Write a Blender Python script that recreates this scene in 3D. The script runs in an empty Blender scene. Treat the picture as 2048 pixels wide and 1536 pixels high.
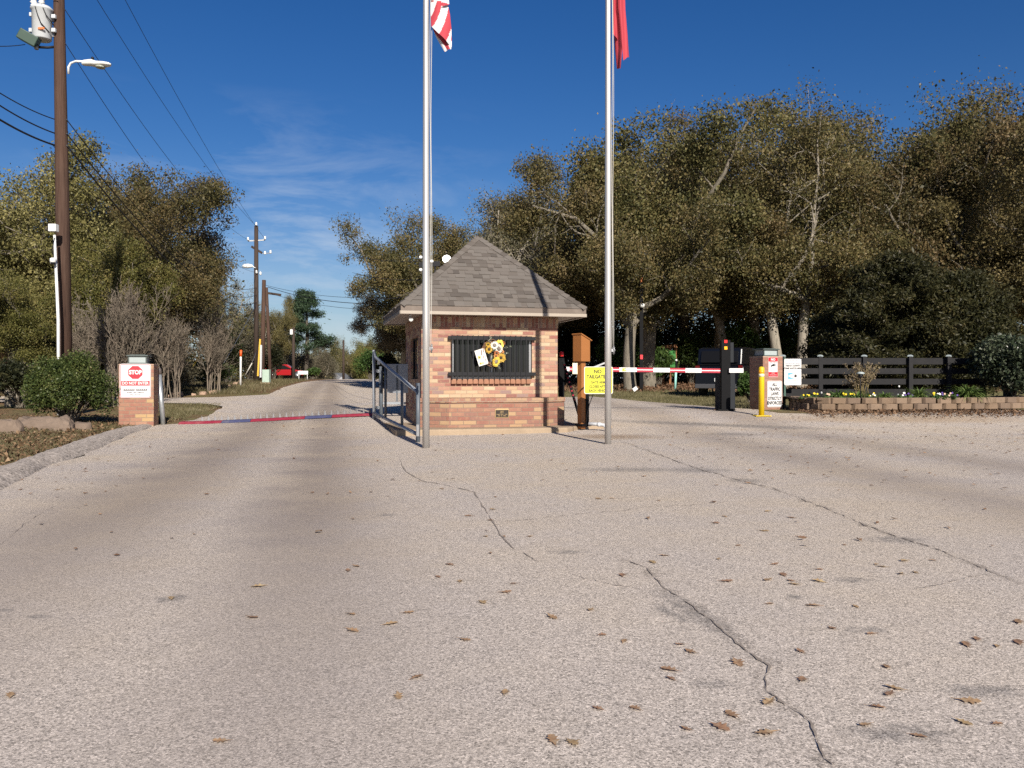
import bpy, bmesh, math, random
import numpy as np
from mathutils import Vector, Matrix
random.seed(7)
R = np.random.default_rng(11)
PI = math.pi
rad = math.radians
scene = bpy.context.scene
COL = scene.collection

# ---------------------------------------------------------------- camera geometry of the photograph
F, CX, HY, CZ = 1650.0, 1024.0, 755.0, 1.1
def S(t):
    t = max(0.0, min(1.0, t))
    return t*t*(3-2*t)
def hgt(x, y):
    h = 0.28*S((y-15.5)/5.5)*S((x+8.5)/6.5)
    h += 0.78*S((y-22)/42)
    h -= 3.5*S((y-88)/70)
    if x < -7.5:
        h += 0.16*S((-7.5-x)/3.0)*S((y-9)/6.0)
    return h
def at(px, py, d):
    return Vector(((px-CX)/F*d, d, CZ+(HY-py)/F*d))
def gnd(px, py):
    lo, hi = 1.2, 95.0
    d = lo
    prev = None
    while d < hi:
        p = at(px, py, d)
        if p.z <= hgt(p.x, p.y):
            break
        prev = d
        d *= 1.02
    if prev is None: prev = d
    a, b = prev, d
    for _ in range(30):
        c = (a+b)/2
        p = at(px, py, c)
        if p.z <= hgt(p.x, p.y): b = c
        else: a = c
    p = at(px, py, (a+b)/2)
    p.z = hgt(p.x, p.y)
    return p
def gp(px, d):
    x = (px-CX)/F*d
    return Vector((x, d, hgt(x, d)))
def mm(px, d):
    return px/F*d

# ---------------------------------------------------------------- materials
class NT:
    def __init__(s, name):
        s.m = bpy.data.materials.new(name); s.m.use_nodes = True
        s.t = s.m.node_tree; s.b = s.t.nodes['Principled BSDF']; s.out = s.t.nodes['Material Output']
    def n(s, typ, **kw):
        nd = s.t.nodes.new('ShaderNode'+typ)
        for k, v in kw.items():
            if k in nd.inputs: s.set(nd.inputs[k], v)
            else: setattr(nd, k, v)
        return nd
    def set(s, inp, v):
        if isinstance(v, bpy.types.NodeSocket): s.t.links.new(v, inp)
        else: inp.default_value = v
    def link(s, a, b): s.t.links.new(a, b)
    def math(s, op, a, b=0.0, c=None, clamp=False):
        nd = s.t.nodes.new('ShaderNodeMath'); nd.operation = op; nd.use_clamp = clamp
        s.set(nd.inputs[0], a); s.set(nd.inputs[1], b)
        if c is not None: s.set(nd.inputs[2], c)
        return nd.outputs[0]
    def mix(s, f, a, b, typ='MIX'):
        nd = s.t.nodes.new('ShaderNodeMix'); nd.data_type = 'RGBA'; nd.blend_type = typ
        s.set(nd.inputs[0], f); s.set(nd.inputs[6], c4(a)); s.set(nd.inputs[7], c4(b))
        return nd.outputs[2]
    def ramp(s, f, stops, interp='LINEAR'):
        nd = s.t.nodes.new('ShaderNodeValToRGB'); e = nd.color_ramp.elements
        nd.color_ramp.interpolation = interp
        while len(e) < len(stops): e.new(0.5)
        for k, (p, c) in enumerate(stops):
            e[k].position = p; e[k].color = c4(c if not isinstance(c, (int, float)) else (c, c, c))
        s.set(nd.inputs[0], f)
        return nd.outputs[0]
    def noise(s, vec, scale, detail=4.0, rough=.55, dist=0.0):
        nd = s.n('TexNoise', Scale=scale, Detail=detail, Roughness=rough, Distortion=dist)
        if vec is not None: s.link(vec, nd.inputs['Vector'])
        return nd.outputs['Fac']
    def obj(s): return s.n('TexCoord').outputs['Object']
    def uv(s): return s.n('TexCoord').outputs['UV']
    def bump(s, h, strength=.3, dist=.02):
        nd = s.n('Bump', Strength=strength, Distance=dist); s.link(h, nd.inputs['Height'])
        s.link(nd.outputs[0], s.b.inputs['Normal'])
    def base(s, c, rough=.7, metal=0.0, spec=.4):
        s.set(s.b.inputs['Base Color'], c4(c)); s.set(s.b.inputs['Roughness'], rough)
        s.set(s.b.inputs['Metallic'], metal); s.b.inputs['Specular IOR Level'].default_value = spec
def c4(c):
    if isinstance(c, bpy.types.NodeSocket): return c
    return (c[0], c[1], c[2], 1.0)
def sc(c, k): return tuple(x*k for x in c)

MATS = {}
def paint(name, c, rough=.5, metal=0.0, var=.18, scale=6.0, spec=.4, bump=.05, dirt=None):
    if name in MATS: return MATS[name]
    t = NT(name); o = t.obj()
    f = t.noise(o, scale, 6.0)
    f2 = t.noise(o, scale*9, 3.0)
    col = t.mix(f, sc(c, 1-var), sc(c, 1+var))
    col = t.mix(t.math('MULTIPLY', f2, .25), col, sc(c, 1-2*var))
    if dirt:
        d = t.ramp(t.noise(o, scale*.6, 8.0, .7), [(.52, 0.0), (.72, 1.0)])
        col = t.mix(t.math('MULTIPLY', d, .55), col, dirt)
    t.base(col, rough, metal, spec)
    t.set(t.b.inputs['Roughness'], t.math('MULTIPLY_ADD', f2, .25, rough-.12))
    if bump: t.bump(f2, bump, .01)
    MATS[name] = t.m
    return t.m

def leafmat(name, stops, clump=.9, trans=.35, gloss=.5, sat=.9):
    """stops: colours picked per leaf (Random Per Island) and drifting by clump."""
    if name in MATS: return MATS[name]
    t = NT(name)
    g = t.n('NewGeometry')
    o = t.obj()
    r = g.outputs['Random Per Island']
    cl = t.noise(o, clump, 3.0)
    f = t.math('ADD', t.math('MULTIPLY', r, .62), t.math('MULTIPLY_ADD', cl, 1.3, -.46), clamp=True)
    col = t.ramp(f, stops)
    inst = t.n('ObjectInfo').outputs['Random']
    hs = t.n('HueSaturation'); t.link(col, hs.inputs['Color'])
    t.set(hs.inputs['Value'], t.math('MULTIPLY_ADD', inst, .34, .84))
    t.set(hs.inputs['Hue'], t.math('MULTIPLY_ADD', inst, .03, .486))
    hs.inputs['Saturation'].default_value = sat
    col = hs.outputs[0]
    t.base(col, gloss, 0.0, .2)
    tr = t.n('BsdfTranslucent'); t.link(col, tr.inputs['Color'])
    mx = t.n('MixShader'); mx.inputs[0].default_value = trans
    t.link(t.b.outputs[0], mx.inputs[1]); t.link(tr.outputs[0], mx.inputs[2])
    t.link(mx.outputs[0], t.out.inputs['Surface'])
    MATS[name] = t.m
    return t.m

def brickmat(name, cols, h=.0762, w=.235, joint=.010, mortar=(.42, .34, .27), swap=False):
    if name in MATS: return MATS[name]
    t = NT(name); uv = t.uv()
    sp = t.n('SeparateXYZ'); t.link(uv, sp.inputs[0])
    u, v = (sp.outputs[1], sp.outputs[0]) if swap else (sp.outputs[0], sp.outputs[1])
    wob = t.noise(uv, 9.0, 3.0)
    wob = t.math('MULTIPLY_ADD', wob, .008, -.004)
    vv = t.math('DIVIDE', t.math('ADD', v, wob), h)
    row = t.math('FLOOR', vv)
    fv = t.math('SUBTRACT', vv, row)
    odd = t.math('MODULO', t.math('ABSOLUTE', row), 2.0)
    rw = t.n('TexWhiteNoise', noise_dimensions='1D'); t.set(rw.inputs['W'], row)
    uu = t.math('ADD', t.math('DIVIDE', t.math('ADD', u, wob), w), t.math('MULTIPLY_ADD', odd, .5, 0.0))
    uu = t.math('ADD', uu, t.math('MULTIPLY', rw.outputs[0], .12))
    coln = t.math('FLOOR', uu)
    fu = t.math('SUBTRACT', uu, coln)
    def edge(f, size):
        a = t.math('MULTIPLY', t.math('MINIMUM', f, t.math('SUBTRACT', 1.0, f)), size)
        return a
    e = t.math('MINIMUM', edge(fv, h), edge(fu, w))
    mask = t.n('MapRange'); t.set(mask.inputs[0], e); mask.inputs[1].default_value = joint*.35; mask.inputs[2].default_value = joint*.75
    m = mask.outputs[0]
    cv = t.n('CombineXYZ'); t.set(cv.inputs[0], coln); t.set(cv.inputs[1], row)
    wn = t.n('TexWhiteNoise', noise_dimensions='2D'); t.link(cv.outputs[0], wn.inputs['Vector'])
    n = len(cols)
    brick = t.ramp(wn.outputs['Value'], [(k/n, c) for k, c in enumerate(cols)], 'CONSTANT')
    grain = t.noise(uv, 90.0, 5.0, .7)
    blot = t.noise(uv, 14.0, 5.0, .6)
    brick = t.mix(t.math('MULTIPLY', t.ramp(grain, [(.35, 0.0), (.75, 1.0)]), .45), brick, sc((.36, .24, .19), .8))
    brick = t.mix(t.math('MULTIPLY', t.ramp(blot, [(.5, 0.0), (.7, 1.0)]), .35), brick, (.40, .24, .13))
    mort = t.mix(t.noise(uv, 30.0, 4.0), sc(mortar, .75), sc(mortar, 1.15))
    col = t.mix(m, mort, brick)
    stain = t.ramp(t.noise(uv, 1.3, 6.0, .6), [(.4, 0.0), (.75, 1.0)])
    col = t.mix(t.math('MULTIPLY', stain, .38), col, (.23, .17, .13))
    t.base(col, .85, 0.0, .25)
    hh = t.math('MULTIPLY_ADD', grain, .18, m)
    t.bump(hh, .75, .006)
    MATS[name] = t.m
    return t.m

# ---------------------------------------------------------------- objects
def tag(o, label=None, cat=None, group=None, kind=None):
    if label: o['label'] = label
    if cat: o['category'] = cat
    if group: o['group'] = group
    if kind: o['kind'] = kind
    return o
def thing(name, label, cat, loc=(0, 0, 0), rz=0.0, group=None):
    o = bpy.data.objects.new(name, None); COL.objects.link(o)
    o.location = loc; o.rotation_euler = (0, 0, rz); o.empty_display_size = .2
    return tag(o, label, cat, group)
def world_matrix(o):
    M = Matrix.Identity(4)
    chain = []
    while o is not None:
        chain.append(o); o = o.parent
    for c in reversed(chain):
        M = M @ (Matrix.Translation(c.location) @ c.rotation_euler.to_matrix().to_4x4() @ Matrix.Diagonal((*c.scale, 1)))
    return M

class MB:
    """collects vertices and faces, then becomes ONE mesh object"""
    def __init__(s): s.v = []; s.f = []; s.mi = []; s.sm = []
    def add(s, verts, faces, mi=0, smooth=False):
        k = len(s.v)
        s.v += [Vector(v) for v in verts]
        for f in faces:
            s.f.append(tuple(i+k for i in f)); s.mi.append(mi); s.sm.append(smooth)
        return s
    def box(s, c, size, M=None, mi=0):
        x, y, z = (q/2 for q in size)
        vs = [Vector((a*x, b*y, e*z)) for e in (-1, 1) for b in (-1, 1) for a in (-1, 1)]
        if M is not None: vs = [M @ v for v in vs]
        c = Vector(c)
        return s.add([v+c for v in vs], [(0, 2, 3, 1), (4, 5, 7, 6), (0, 1, 5, 4), (2, 6, 7, 3), (0, 4, 6, 2), (1, 3, 7, 5)], mi)
    def box2(s, a, b, mi=0):
        return s.box([(p+q)/2 for p, q in zip(a, b)], [abs(q-p) for p, q in zip(a, b)], None, mi)
    def tube(s, pts, radii, n=8, mi=0, caps=True, smooth=True):
        pts = [Vector(p) for p in pts]
        if isinstance(radii, (int, float)): radii = [radii]*len(pts)
        vs = []; fs = []
        prev = None
        for i, p in enumerate(pts):
            d = (pts[min(i+1, len(pts)-1)]-pts[max(i-1, 0)])
            if d.length < 1e-9: d = Vector((0, 0, 1))
            d.normalize()
            if prev is None:
                ref = Vector((1, 0, 0)) if abs(d.z) > .9 else Vector((0, 0, 1))
                u = d.cross(ref).normalized()
            else:
                u = (prev-d*prev.dot(d))
                u = u.normalized() if u.length > 1e-6 else d.orthogonal().normalized()
            prev = u; w = d.cross(u)
            for k in range(n):
                a = 2*PI*k/n
                vs.append(p+(u*math.cos(a)+w*math.sin(a))*radii[i])
        for i in range(len(pts)-1):
            for k in range(n):
                fs.append((i*n+k, i*n+(k+1) % n, (i+1)*n+(k+1) % n, (i+1)*n+k))
        s.add(vs, fs, mi, smooth)
        if caps:
            k = len(s.v)-len(vs)
            s.f.append(tuple(k+i for i in reversed(range(n)))); s.mi.append(mi); s.sm.append(False)
            s.f.append(tuple(k+(len(pts)-1)*n+i for i in range(n))); s.mi.append(mi); s.sm.append(False)
        return s
    def bar(s, a, b, w, h=None, mi=0, roll=None):
        """square bar from a to b"""
        h = h or w
        a, b = Vector(a), Vector(b); d = (b-a); L = d.length; d.normalize()
        ref = Vector((0, 0, 1)) if abs(d.z) < .9 else Vector((0, 1, 0))
        if roll is not None: ref = Vector(roll)
        u = d.cross(ref).normalized(); w2 = u.cross(d)
        M = Matrix((u, d, w2)).transposed()
        return s.box((a+b)/2, (w, L, h), M, mi)
    def lathe(s, prof, c=(0, 0, 0), n=20, mi=0, M=None, smooth=True):
        vs = []; fs = []; c = Vector(c)
        for r, z in prof:
            for k in range(n):
                a = 2*PI*k/n; p = Vector((r*math.cos(a), r*math.sin(a), z))
                if M is not None: p = M @ p
                vs.append(p+c)
        for i in range(len(prof)-1):
            for k in range(n): fs.append((i*n+k, i*n+(k+1) % n, (i+1)*n+(k+1) % n, (i+1)*n+k))
        s.add(vs, fs, mi, smooth)
        k0 = len(s.v)-len(vs)
        s.f.append(tuple(k0+i for i in reversed(range(n)))); s.mi.append(mi); s.sm.append(False)
        s.f.append(tuple(k0+(len(prof)-1)*n+i for i in range(n))); s.mi.append(mi); s.sm.append(False)
        return s
    def prism(s, poly, a, b, axis='z', mi=0):
        """extrude polygon (2-D) from a to b along axis"""
        n = len(poly)
        area = sum(poly[i][0]*poly[(i+1) % n][1]-poly[(i+1) % n][0]*poly[i][1] for i in range(n))
        if area < 0: poly = poly[::-1]
        def P(q, t):
            return Vector((q[0], q[1], t)) if axis == 'z' else Vector((q[0], t, q[1])) if axis == 'y' else Vector((t, q[0], q[1]))
        vs = [P(q, a) for q in poly]+[P(q, b) for q in poly]
        fs = [tuple(reversed(range(n))), tuple(range(n, 2*n))]+[(i, (i+1) % n, n+(i+1) % n, n+i) for i in range(n)]
        if axis == 'y': fs = [tuple(reversed(f)) for f in fs]
        return s.add(vs, fs, mi)
    def xf(s, M):
        s.v = [M @ v for v in s.v]; return s
    def build(s, name, mats, parent=None, world=False, bevel=0.0, uv=False, recalc=True, segs=2):
        me = bpy.data.meshes.new(name)
        vs = s.v
        if parent is not None and world:
            Mi = world_matrix(parent).inverted()
            vs = [Mi @ v for v in vs]
        me.from_pydata([tuple(v) for v in vs], [], s.f)
        if not isinstance(mats, (list, tuple)): mats = [mats]
        for m in mats: me.materials.append(m)
        me.polygons.foreach_set('material_index', s.mi)
        me.polygons.foreach_set('use_smooth', s.sm)
        if recalc:
            bm = bmesh.new(); bm.from_mesh(me); bmesh.ops.recalc_face_normals(bm, faces=bm.faces); bm.to_mesh(me); bm.free()
        if uv: metric_uv(me)
        me.update()
        o = bpy.data.objects.new(name, me); COL.objects.link(o)
        if parent is not None: o.parent = parent
        if bevel:
            b = o.modifiers.new('bevel', 'BEVEL'); b.width = bevel; b.segments = segs; b.limit_method = 'ANGLE'; b.angle_limit = rad(40)
        return o

def metric_uv(me):
    uvl = me.uv_layers.new(name='UVMap')
    for p in me.polygons:
        n = p.normal
        if abs(n.z) > .95: t, b = Vector((1, 0, 0)), Vector((0, 1, 0))
        else:
            t = Vector((0, 0, 1)).cross(n).normalized(); b = n.cross(t).normalized()
        for li in p.loop_indices:
            co = me.vertices[me.loops[li].vertex_index].co
            uvl.data[li].uv = (co.dot(t), co.dot(b))

def quads(name, V, mat, parent=None, smooth=False):
    """V: (N,4,3) array of leaf quads -> one mesh"""
    N = len(V)
    me = bpy.data.meshes.new(name)
    me.vertices.add(N*4); me.loops.add(N*4); me.polygons.add(N)
    me.vertices.foreach_set('co', V.astype(np.float32).ravel())
    me.loops.foreach_set('vertex_index', np.arange(N*4, dtype=np.int32))
    me.polygons.foreach_set('loop_start', np.arange(0, N*4, 4, dtype=np.int32))
    me.polygons.foreach_set('loop_total', np.full(N, 4, dtype=np.int32))
    me.materials.append(mat); me.update(calc_edges=True)
    o = bpy.data.objects.new(name, me); COL.objects.link(o)
    if parent is not None: o.parent = parent
    return o
def leaf_quads(rng, P, L, W, up=.35, jitter=.35, outward=None):
    """kite leaves at points P; normals random with a lean to +z"""
    N = len(P)
    n = rng.normal(size=(N, 3)); n[:, 2] += up*2
    if outward is not None: n += outward
    n /= np.linalg.norm(n, axis=1)[:, None]+1e-9
    a = rng.normal(size=(N, 3)); a -= n*np.sum(a*n, axis=1)[:, None]
    a /= np.linalg.norm(a, axis=1)[:, None]+1e-9
    b = np.cross(n, a)
    s = (1+jitter*rng.normal(size=N)).clip(.4, 1.9)[:, None]
    V = np.empty((N, 4, 3))
    V[:, 0] = P-a*L*s*.5; V[:, 1] = P+b*W*s*.5+n*W*.12; V[:, 2] = P+a*L*s*.5; V[:, 3] = P-b*W*s*.5+n*W*.12
    return V

FONT = None
def text_mesh(body, size, xscale=1.0, bold=0.0, spacing=1.0):
    cu = bpy.data.curves.new('lettering', 'FONT'); cu.body = body; cu.size = size; cu.align_x = 'CENTER'; cu.align_y = 'CENTER'
    cu.offset = bold; cu.space_character = spacing; cu.resolution_u = 3
    o = bpy.data.objects.new('lettering', cu); COL.objects.link(o)
    bpy.context.view_layer.update()
    me = bpy.data.meshes.new_from_object(o.evaluated_get(bpy.context.evaluated_depsgraph_get()))
    bpy.data.objects.remove(o); bpy.data.curves.remove(cu)
    for v in me.vertices:
        v.co = (v.co.x*xscale, 0.0, v.co.y)
    return me
def lettering(lines, mat, parent, y=-.005, name='lettering'):
    """lines: (text, size, x, z, xscale, bold) in the parent's x-z plane, facing -y; one mesh"""
    if len(lines) > 1:
        for q in lines: lettering([q], mat, parent, y, name)
        return
    vs, fs = [], []
    for (body, size, x, z, xs, bold) in lines:
        me = text_mesh(body, size, xs, bold)
        k = len(vs)
        vs += [(v.co.x+x, y, v.co.z+z) for v in me.vertices]
        fs += [tuple(i+k for i in p.vertices) for p in me.polygons]
        bpy.data.meshes.remove(me)
    me = bpy.data.meshes.new(name); me.from_pydata(vs, [], fs); me.materials.append(mat); me.update()
    o = bpy.data.objects.new(name, me); COL.objects.link(o); o.parent = parent
    return o
def rrect(w, h, r, n=5):
    pts = []
    for cx, cy, a0 in ((w/2-r, h/2-r, 0), (-w/2+r, h/2-r, 90), (-w/2+r, -h/2+r, 180), (w/2-r, -h/2+r, 270)):
        for k in range(n+1):
            a = rad(a0+90*k/n); pts.append((cx+r*math.cos(a), cy+r*math.sin(a)))
    return pts
def ring_mesh(mb, outer, inner, y0, y1, mi=0):
    n = len(outer)
    vs = [Vector((p[0], y0, p[1])) for p in outer]+[Vector((p[0], y0, p[1])) for p in inner]+[Vector((p[0], y1, p[1])) for p in outer]+[Vector((p[0], y1, p[1])) for p in inner]
    fs = []
    for i in range(n):
        j = (i+1) % n
        fs += [(i, j, n+j, n+i), (2*n+i, 3*n+i, 3*n+j, 2*n+j), (i, 2*n+i, 2*n+j, j), (n+i, n+j, 3*n+j, 3*n+i)]
    mb.add(vs, fs, mi)
def dup(o, parent=None, **kw):
    c = o.copy(); COL.objects.link(c); c.parent = parent
    for ch in [x for x in o.children]: dup(ch, c)
    return c
# ================================================================ camera, light, sky
cam = bpy.data.cameras.new('camera'); camo = bpy.data.objects.new('camera', cam); COL.objects.link(camo)
camo.location = (0, 0, CZ); camo.rotation_euler = (rad(90), 0, 0)
cam.sensor_width = 36.0; cam.lens = 36.0*F/2048; cam.shift_y = -(768-HY)/2048; cam.clip_start = .1; cam.clip_end = 3000
scene.camera = camo
SUN_EL = rad(28.5)
sx, sy = .285, -.958
sunv = Vector((sx*math.cos(SUN_EL), sy*math.cos(SUN_EL), math.sin(SUN_EL)))
sl = bpy.data.lights.new('sun', 'SUN'); sl.energy = 4.6; sl.angle = rad(.53); sl.color = (1.0, .93, .82)
slo = bpy.data.objects.new('sun', sl); COL.objects.link(slo); slo.rotation_euler = sunv.to_track_quat('Z', 'Y').to_euler()
slo.location = (5, -20, 20)
scene.view_settings.view_transform = 'Standard'; scene.view_settings.look = 'None'
scene.view_settings.exposure = 0.85; scene.view_settings.gamma = 1.0
scene.cycles.use_denoising = False
scene.cycles.max_bounces = 8; scene.cycles.diffuse_bounces = 3; scene.cycles.transmission_bounces = 4; scene.cycles.transparent_max_bounces = 6
scene.cycles.sample_clamp_indirect = 4.0

w = bpy.data.worlds.new('World'); scene.world = w; w.use_nodes = True
t = w.node_tree; bg = t.nodes['Background']
def wn(typ, **kw):
    nd = t.nodes.new('ShaderNode'+typ)
    for k, v in kw.items():
        if k in nd.inputs: nd.inputs[k].default_value = v
        else: setattr(nd, k, v)
    return nd
sky = wn('TexSky', sky_type='NISHITA', sun_disc=False, sun_elevation=SUN_EL, sun_rotation=math.atan2(sx, sy), altitude=150.0, air_density=1.0, dust_density=.55, ozone_density=4.0)
bg.inputs['Strength'].default_value = .05
# thin cirrus streaks low over the road end, mapped by direction
geo = wn('TexCoord'); mp = wn('Mapping'); t.links.new(geo.outputs['Generated'], mp.inputs[0])
mp.inputs['Rotation'].default_value = (0, rad(-22), 0); mp.inputs['Scale'].default_value = (2.1, 1.2, 9.0)
nz = wn('TexNoise', Scale=2.1, Detail=9.0, Roughness=.62, Distortion=.5); t.links.new(mp.outputs[0], nz.inputs['Vector'])
rp = wn('ValToRGB'); t.links.new(nz.outputs['Fac'], rp.inputs[0])
rp.color_ramp.elements[0].position = .47; rp.color_ramp.elements[1].position = .72
sp = wn('SeparateXYZ'); t.links.new(geo.outputs['Generated'], sp.inputs[0])
def wm(op, a, b, clamp=False):
    nd = t.nodes.new('ShaderNodeMath'); nd.operation = op; nd.use_clamp = clamp
    for i, q in enumerate((a, b)):
        if isinstance(q, bpy.types.NodeSocket): t.links.new(q, nd.inputs[i])
        else: nd.inputs[i].default_value = q
    return nd.outputs[0]
el = sp.outputs[2]
low = wm('SUBTRACT', 1.0, wm('MULTIPLY', wm('ABSOLUTE', wm('SUBTRACT', el, .13), 0), 5.2), True)
az = wm('SUBTRACT', 1.0, wm('MULTIPLY', wm('ABSOLUTE', wm('ADD', sp.outputs[0], .27), 0), 3.4), True)
cm = wm('MULTIPLY', wm('MULTIPLY', rp.outputs[0], low), az)
cm = wm('MULTIPLY', cm, .85, True)
mx = t.nodes.new('ShaderNodeMix'); mx.data_type = 'RGBA'
t.links.new(cm, mx.inputs[0])
hsv = wn('HueSaturation', Saturation=1.30, Value=.92, Hue=.512); t.links.new(sky.outputs[0], hsv.inputs['Color'])
t.links.new(hsv.outputs[0], mx.inputs[6]); mx.inputs[7].default_value = (7.4, 8.2, 9.2, 1)
hz = wm('POWER', wm('SUBTRACT', 1.0, wm('MULTIPLY', wm('ABSOLUTE', el, 0), 3.6), True), 2.0)
m2 = t.nodes.new('ShaderNodeMix'); m2.data_type = 'RGBA'; t.links.new(wm('MULTIPLY', hz, .62), m2.inputs[0]); t.links.new(mx.outputs[2], m2.inputs[6]); m2.inputs[7].default_value = (5.6, 6.6, 7.8, 1)
t.links.new(m2.outputs[2], bg.inputs['Color'])

# ================================================================ ground
def ground_mat():
    t = NT('ground soil grass litter'); o = t.obj()
    big = t.noise(o, .22, 5.0, .6); mid = t.noise(o, 1.1, 6.0, .65); fine = t.noise(o, 22.0, 5.0, .7); vor = t.n('TexVoronoi', Scale=16.0); t.link(o, vor.inputs['Vector'])
    grass = t.ramp(t.math('MULTIPLY_ADD', fine, .8, t.math('MULTIPLY', mid, .3)), [(.25, (.055, .060, .022)), (.5, (.135, .130, .055)), (.75, (.23, .20, .10))])
    cellr = t.n('SeparateColor'); t.link(vor.outputs['Color'], cellr.inputs[0])
    lit = t.ramp(cellr.outputs[0], [(0, (.05, .03, .018)), (.35, (.13, .075, .04)), (.7, (.22, .125, .065)), (1, (.31, .21, .12))])
    lit = t.mix(t.math('MULTIPLY', fine, .5), lit, (.12, .08, .05))
    col = t.mix(t.ramp(t.math('MULTIPLY_ADD', mid, .55, t.math('MULTIPLY', big, .45)), [(.40, 0.0), (.56, 1.0)]), grass, lit)
    # under the trees, and on the bank by the kerb, litter covers everything; the lawn strip by the gate is grass
    sp = t.n('SeparateXYZ'); t.link(o, sp.inputs[0]); x, y = sp.outputs[0], sp.outputs[1]
    def step(v, a, b):
        m = t.n('MapRange', clamp=True); t.set(m.inputs[0], v); m.inputs[1].default_value = a; m.inputs[2].default_value = b; return m.outputs[0]
    yy = t.math('ADD', y, t.math('MULTIPLY_ADD', mid, 6.0, -3.0))
    lawn = t.math('MULTIPLY', step(x, -1.0, 1.0), t.math('MULTIPLY', step(yy, 20.0, 22.0), step(yy, 40.0, 36.5)))
    wood = step(yy, 37.0, 41.0)
    col = t.mix(wood, col, lit)
    lawnc = t.mix(t.ramp(t.noise(o, .9, 5.0, .65), [(.45, 0.0), (.7, .8)]), grass, t.mix(fine, (.17, .145, .08), (.24, .19, .11)))
    col = t.mix(t.math('MULTIPLY', lawn, .85), col, lawnc)
    t.base(col, .95, 0, .1); t.bump(t.math('MULTIPLY_ADD', fine, .6, mid), .9, .06)
    return t.m
GROUND = ground_mat()

def sheet(name, poly, cell, z, mat, rng_h=None, kind='structure'):
    """flat polygon cut into cells and draped over the ground"""
    bm = bmesh.new()
    vs = [bm.verts.new((p[0], p[1], 0)) for p in poly]
    f = bm.faces.new(vs); bmesh.ops.triangulate(bm, faces=[f])
    xs = [p[0] for p in poly]; ys = [p[1] for p in poly]
    def cuts(a, b):
        out = []; q = math.ceil(a)
        while q < b:
            out.append(q); q += cell if abs(q) < 26 else cell*4
        return out
    for q in cuts(min(xs), max(xs)):
        bmesh.ops.bisect_plane(bm, geom=bm.verts[:]+bm.edges[:]+bm.faces[:], plane_co=(q, 0, 0), plane_no=(1, 0, 0))
    for q in cuts(min(ys), max(ys)):
        bmesh.ops.bisect_plane(bm, geom=bm.verts[:]+bm.edges[:]+bm.faces[:], plane_co=(0, q, 0), plane_no=(0, 1, 0))
    for v in bm.verts: v.co.z = hgt(v.co.x, v.co.y)+z
    bmesh.ops.recalc_face_normals(bm, faces=bm.faces)
    if sum(f.normal.z for f in bm.faces) < 0: bmesh.ops.reverse_faces(bm, faces=bm.faces)
    me = bpy.data.meshes.new(name); bm.to_mesh(me); bm.free(); me.materials.append(mat)
    o = bpy.data.objects.new(name, me); COL.objects.link(o); tag(o, kind=kind)
    return o

# one ground sheet out to the horizon
gx = sorted(set([-900, -500, -300, -200, -150, -110, -80]+list(np.arange(-60, 60.1, 1.5))+[80, 110, 150, 200, 300, 500, 900]))
gy = sorted(set([-120, -60, -30]+list(np.arange(-15, 100.1, 1.5))+[110, 120, 135, 150, 180, 240, 350, 500, 800, 1500]))
V = [(x, y, hgt(x, y)-.035) for y in gy for x in gx]; nx = len(gx)
me = bpy.data.meshes.new('ground')
me.from_pydata(V, [], [(j*nx+i, j*nx+i+1, (j+1)*nx+i+1, (j+1)*nx+i) for j in range(len(gy)-1) for i in range(nx-1)])
for p in me.polygons: p.use_smooth = True
me.materials.append(GROUND); go = bpy.data.objects.new('ground', me); COL.objects.link(go); tag(go, kind='structure')

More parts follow.
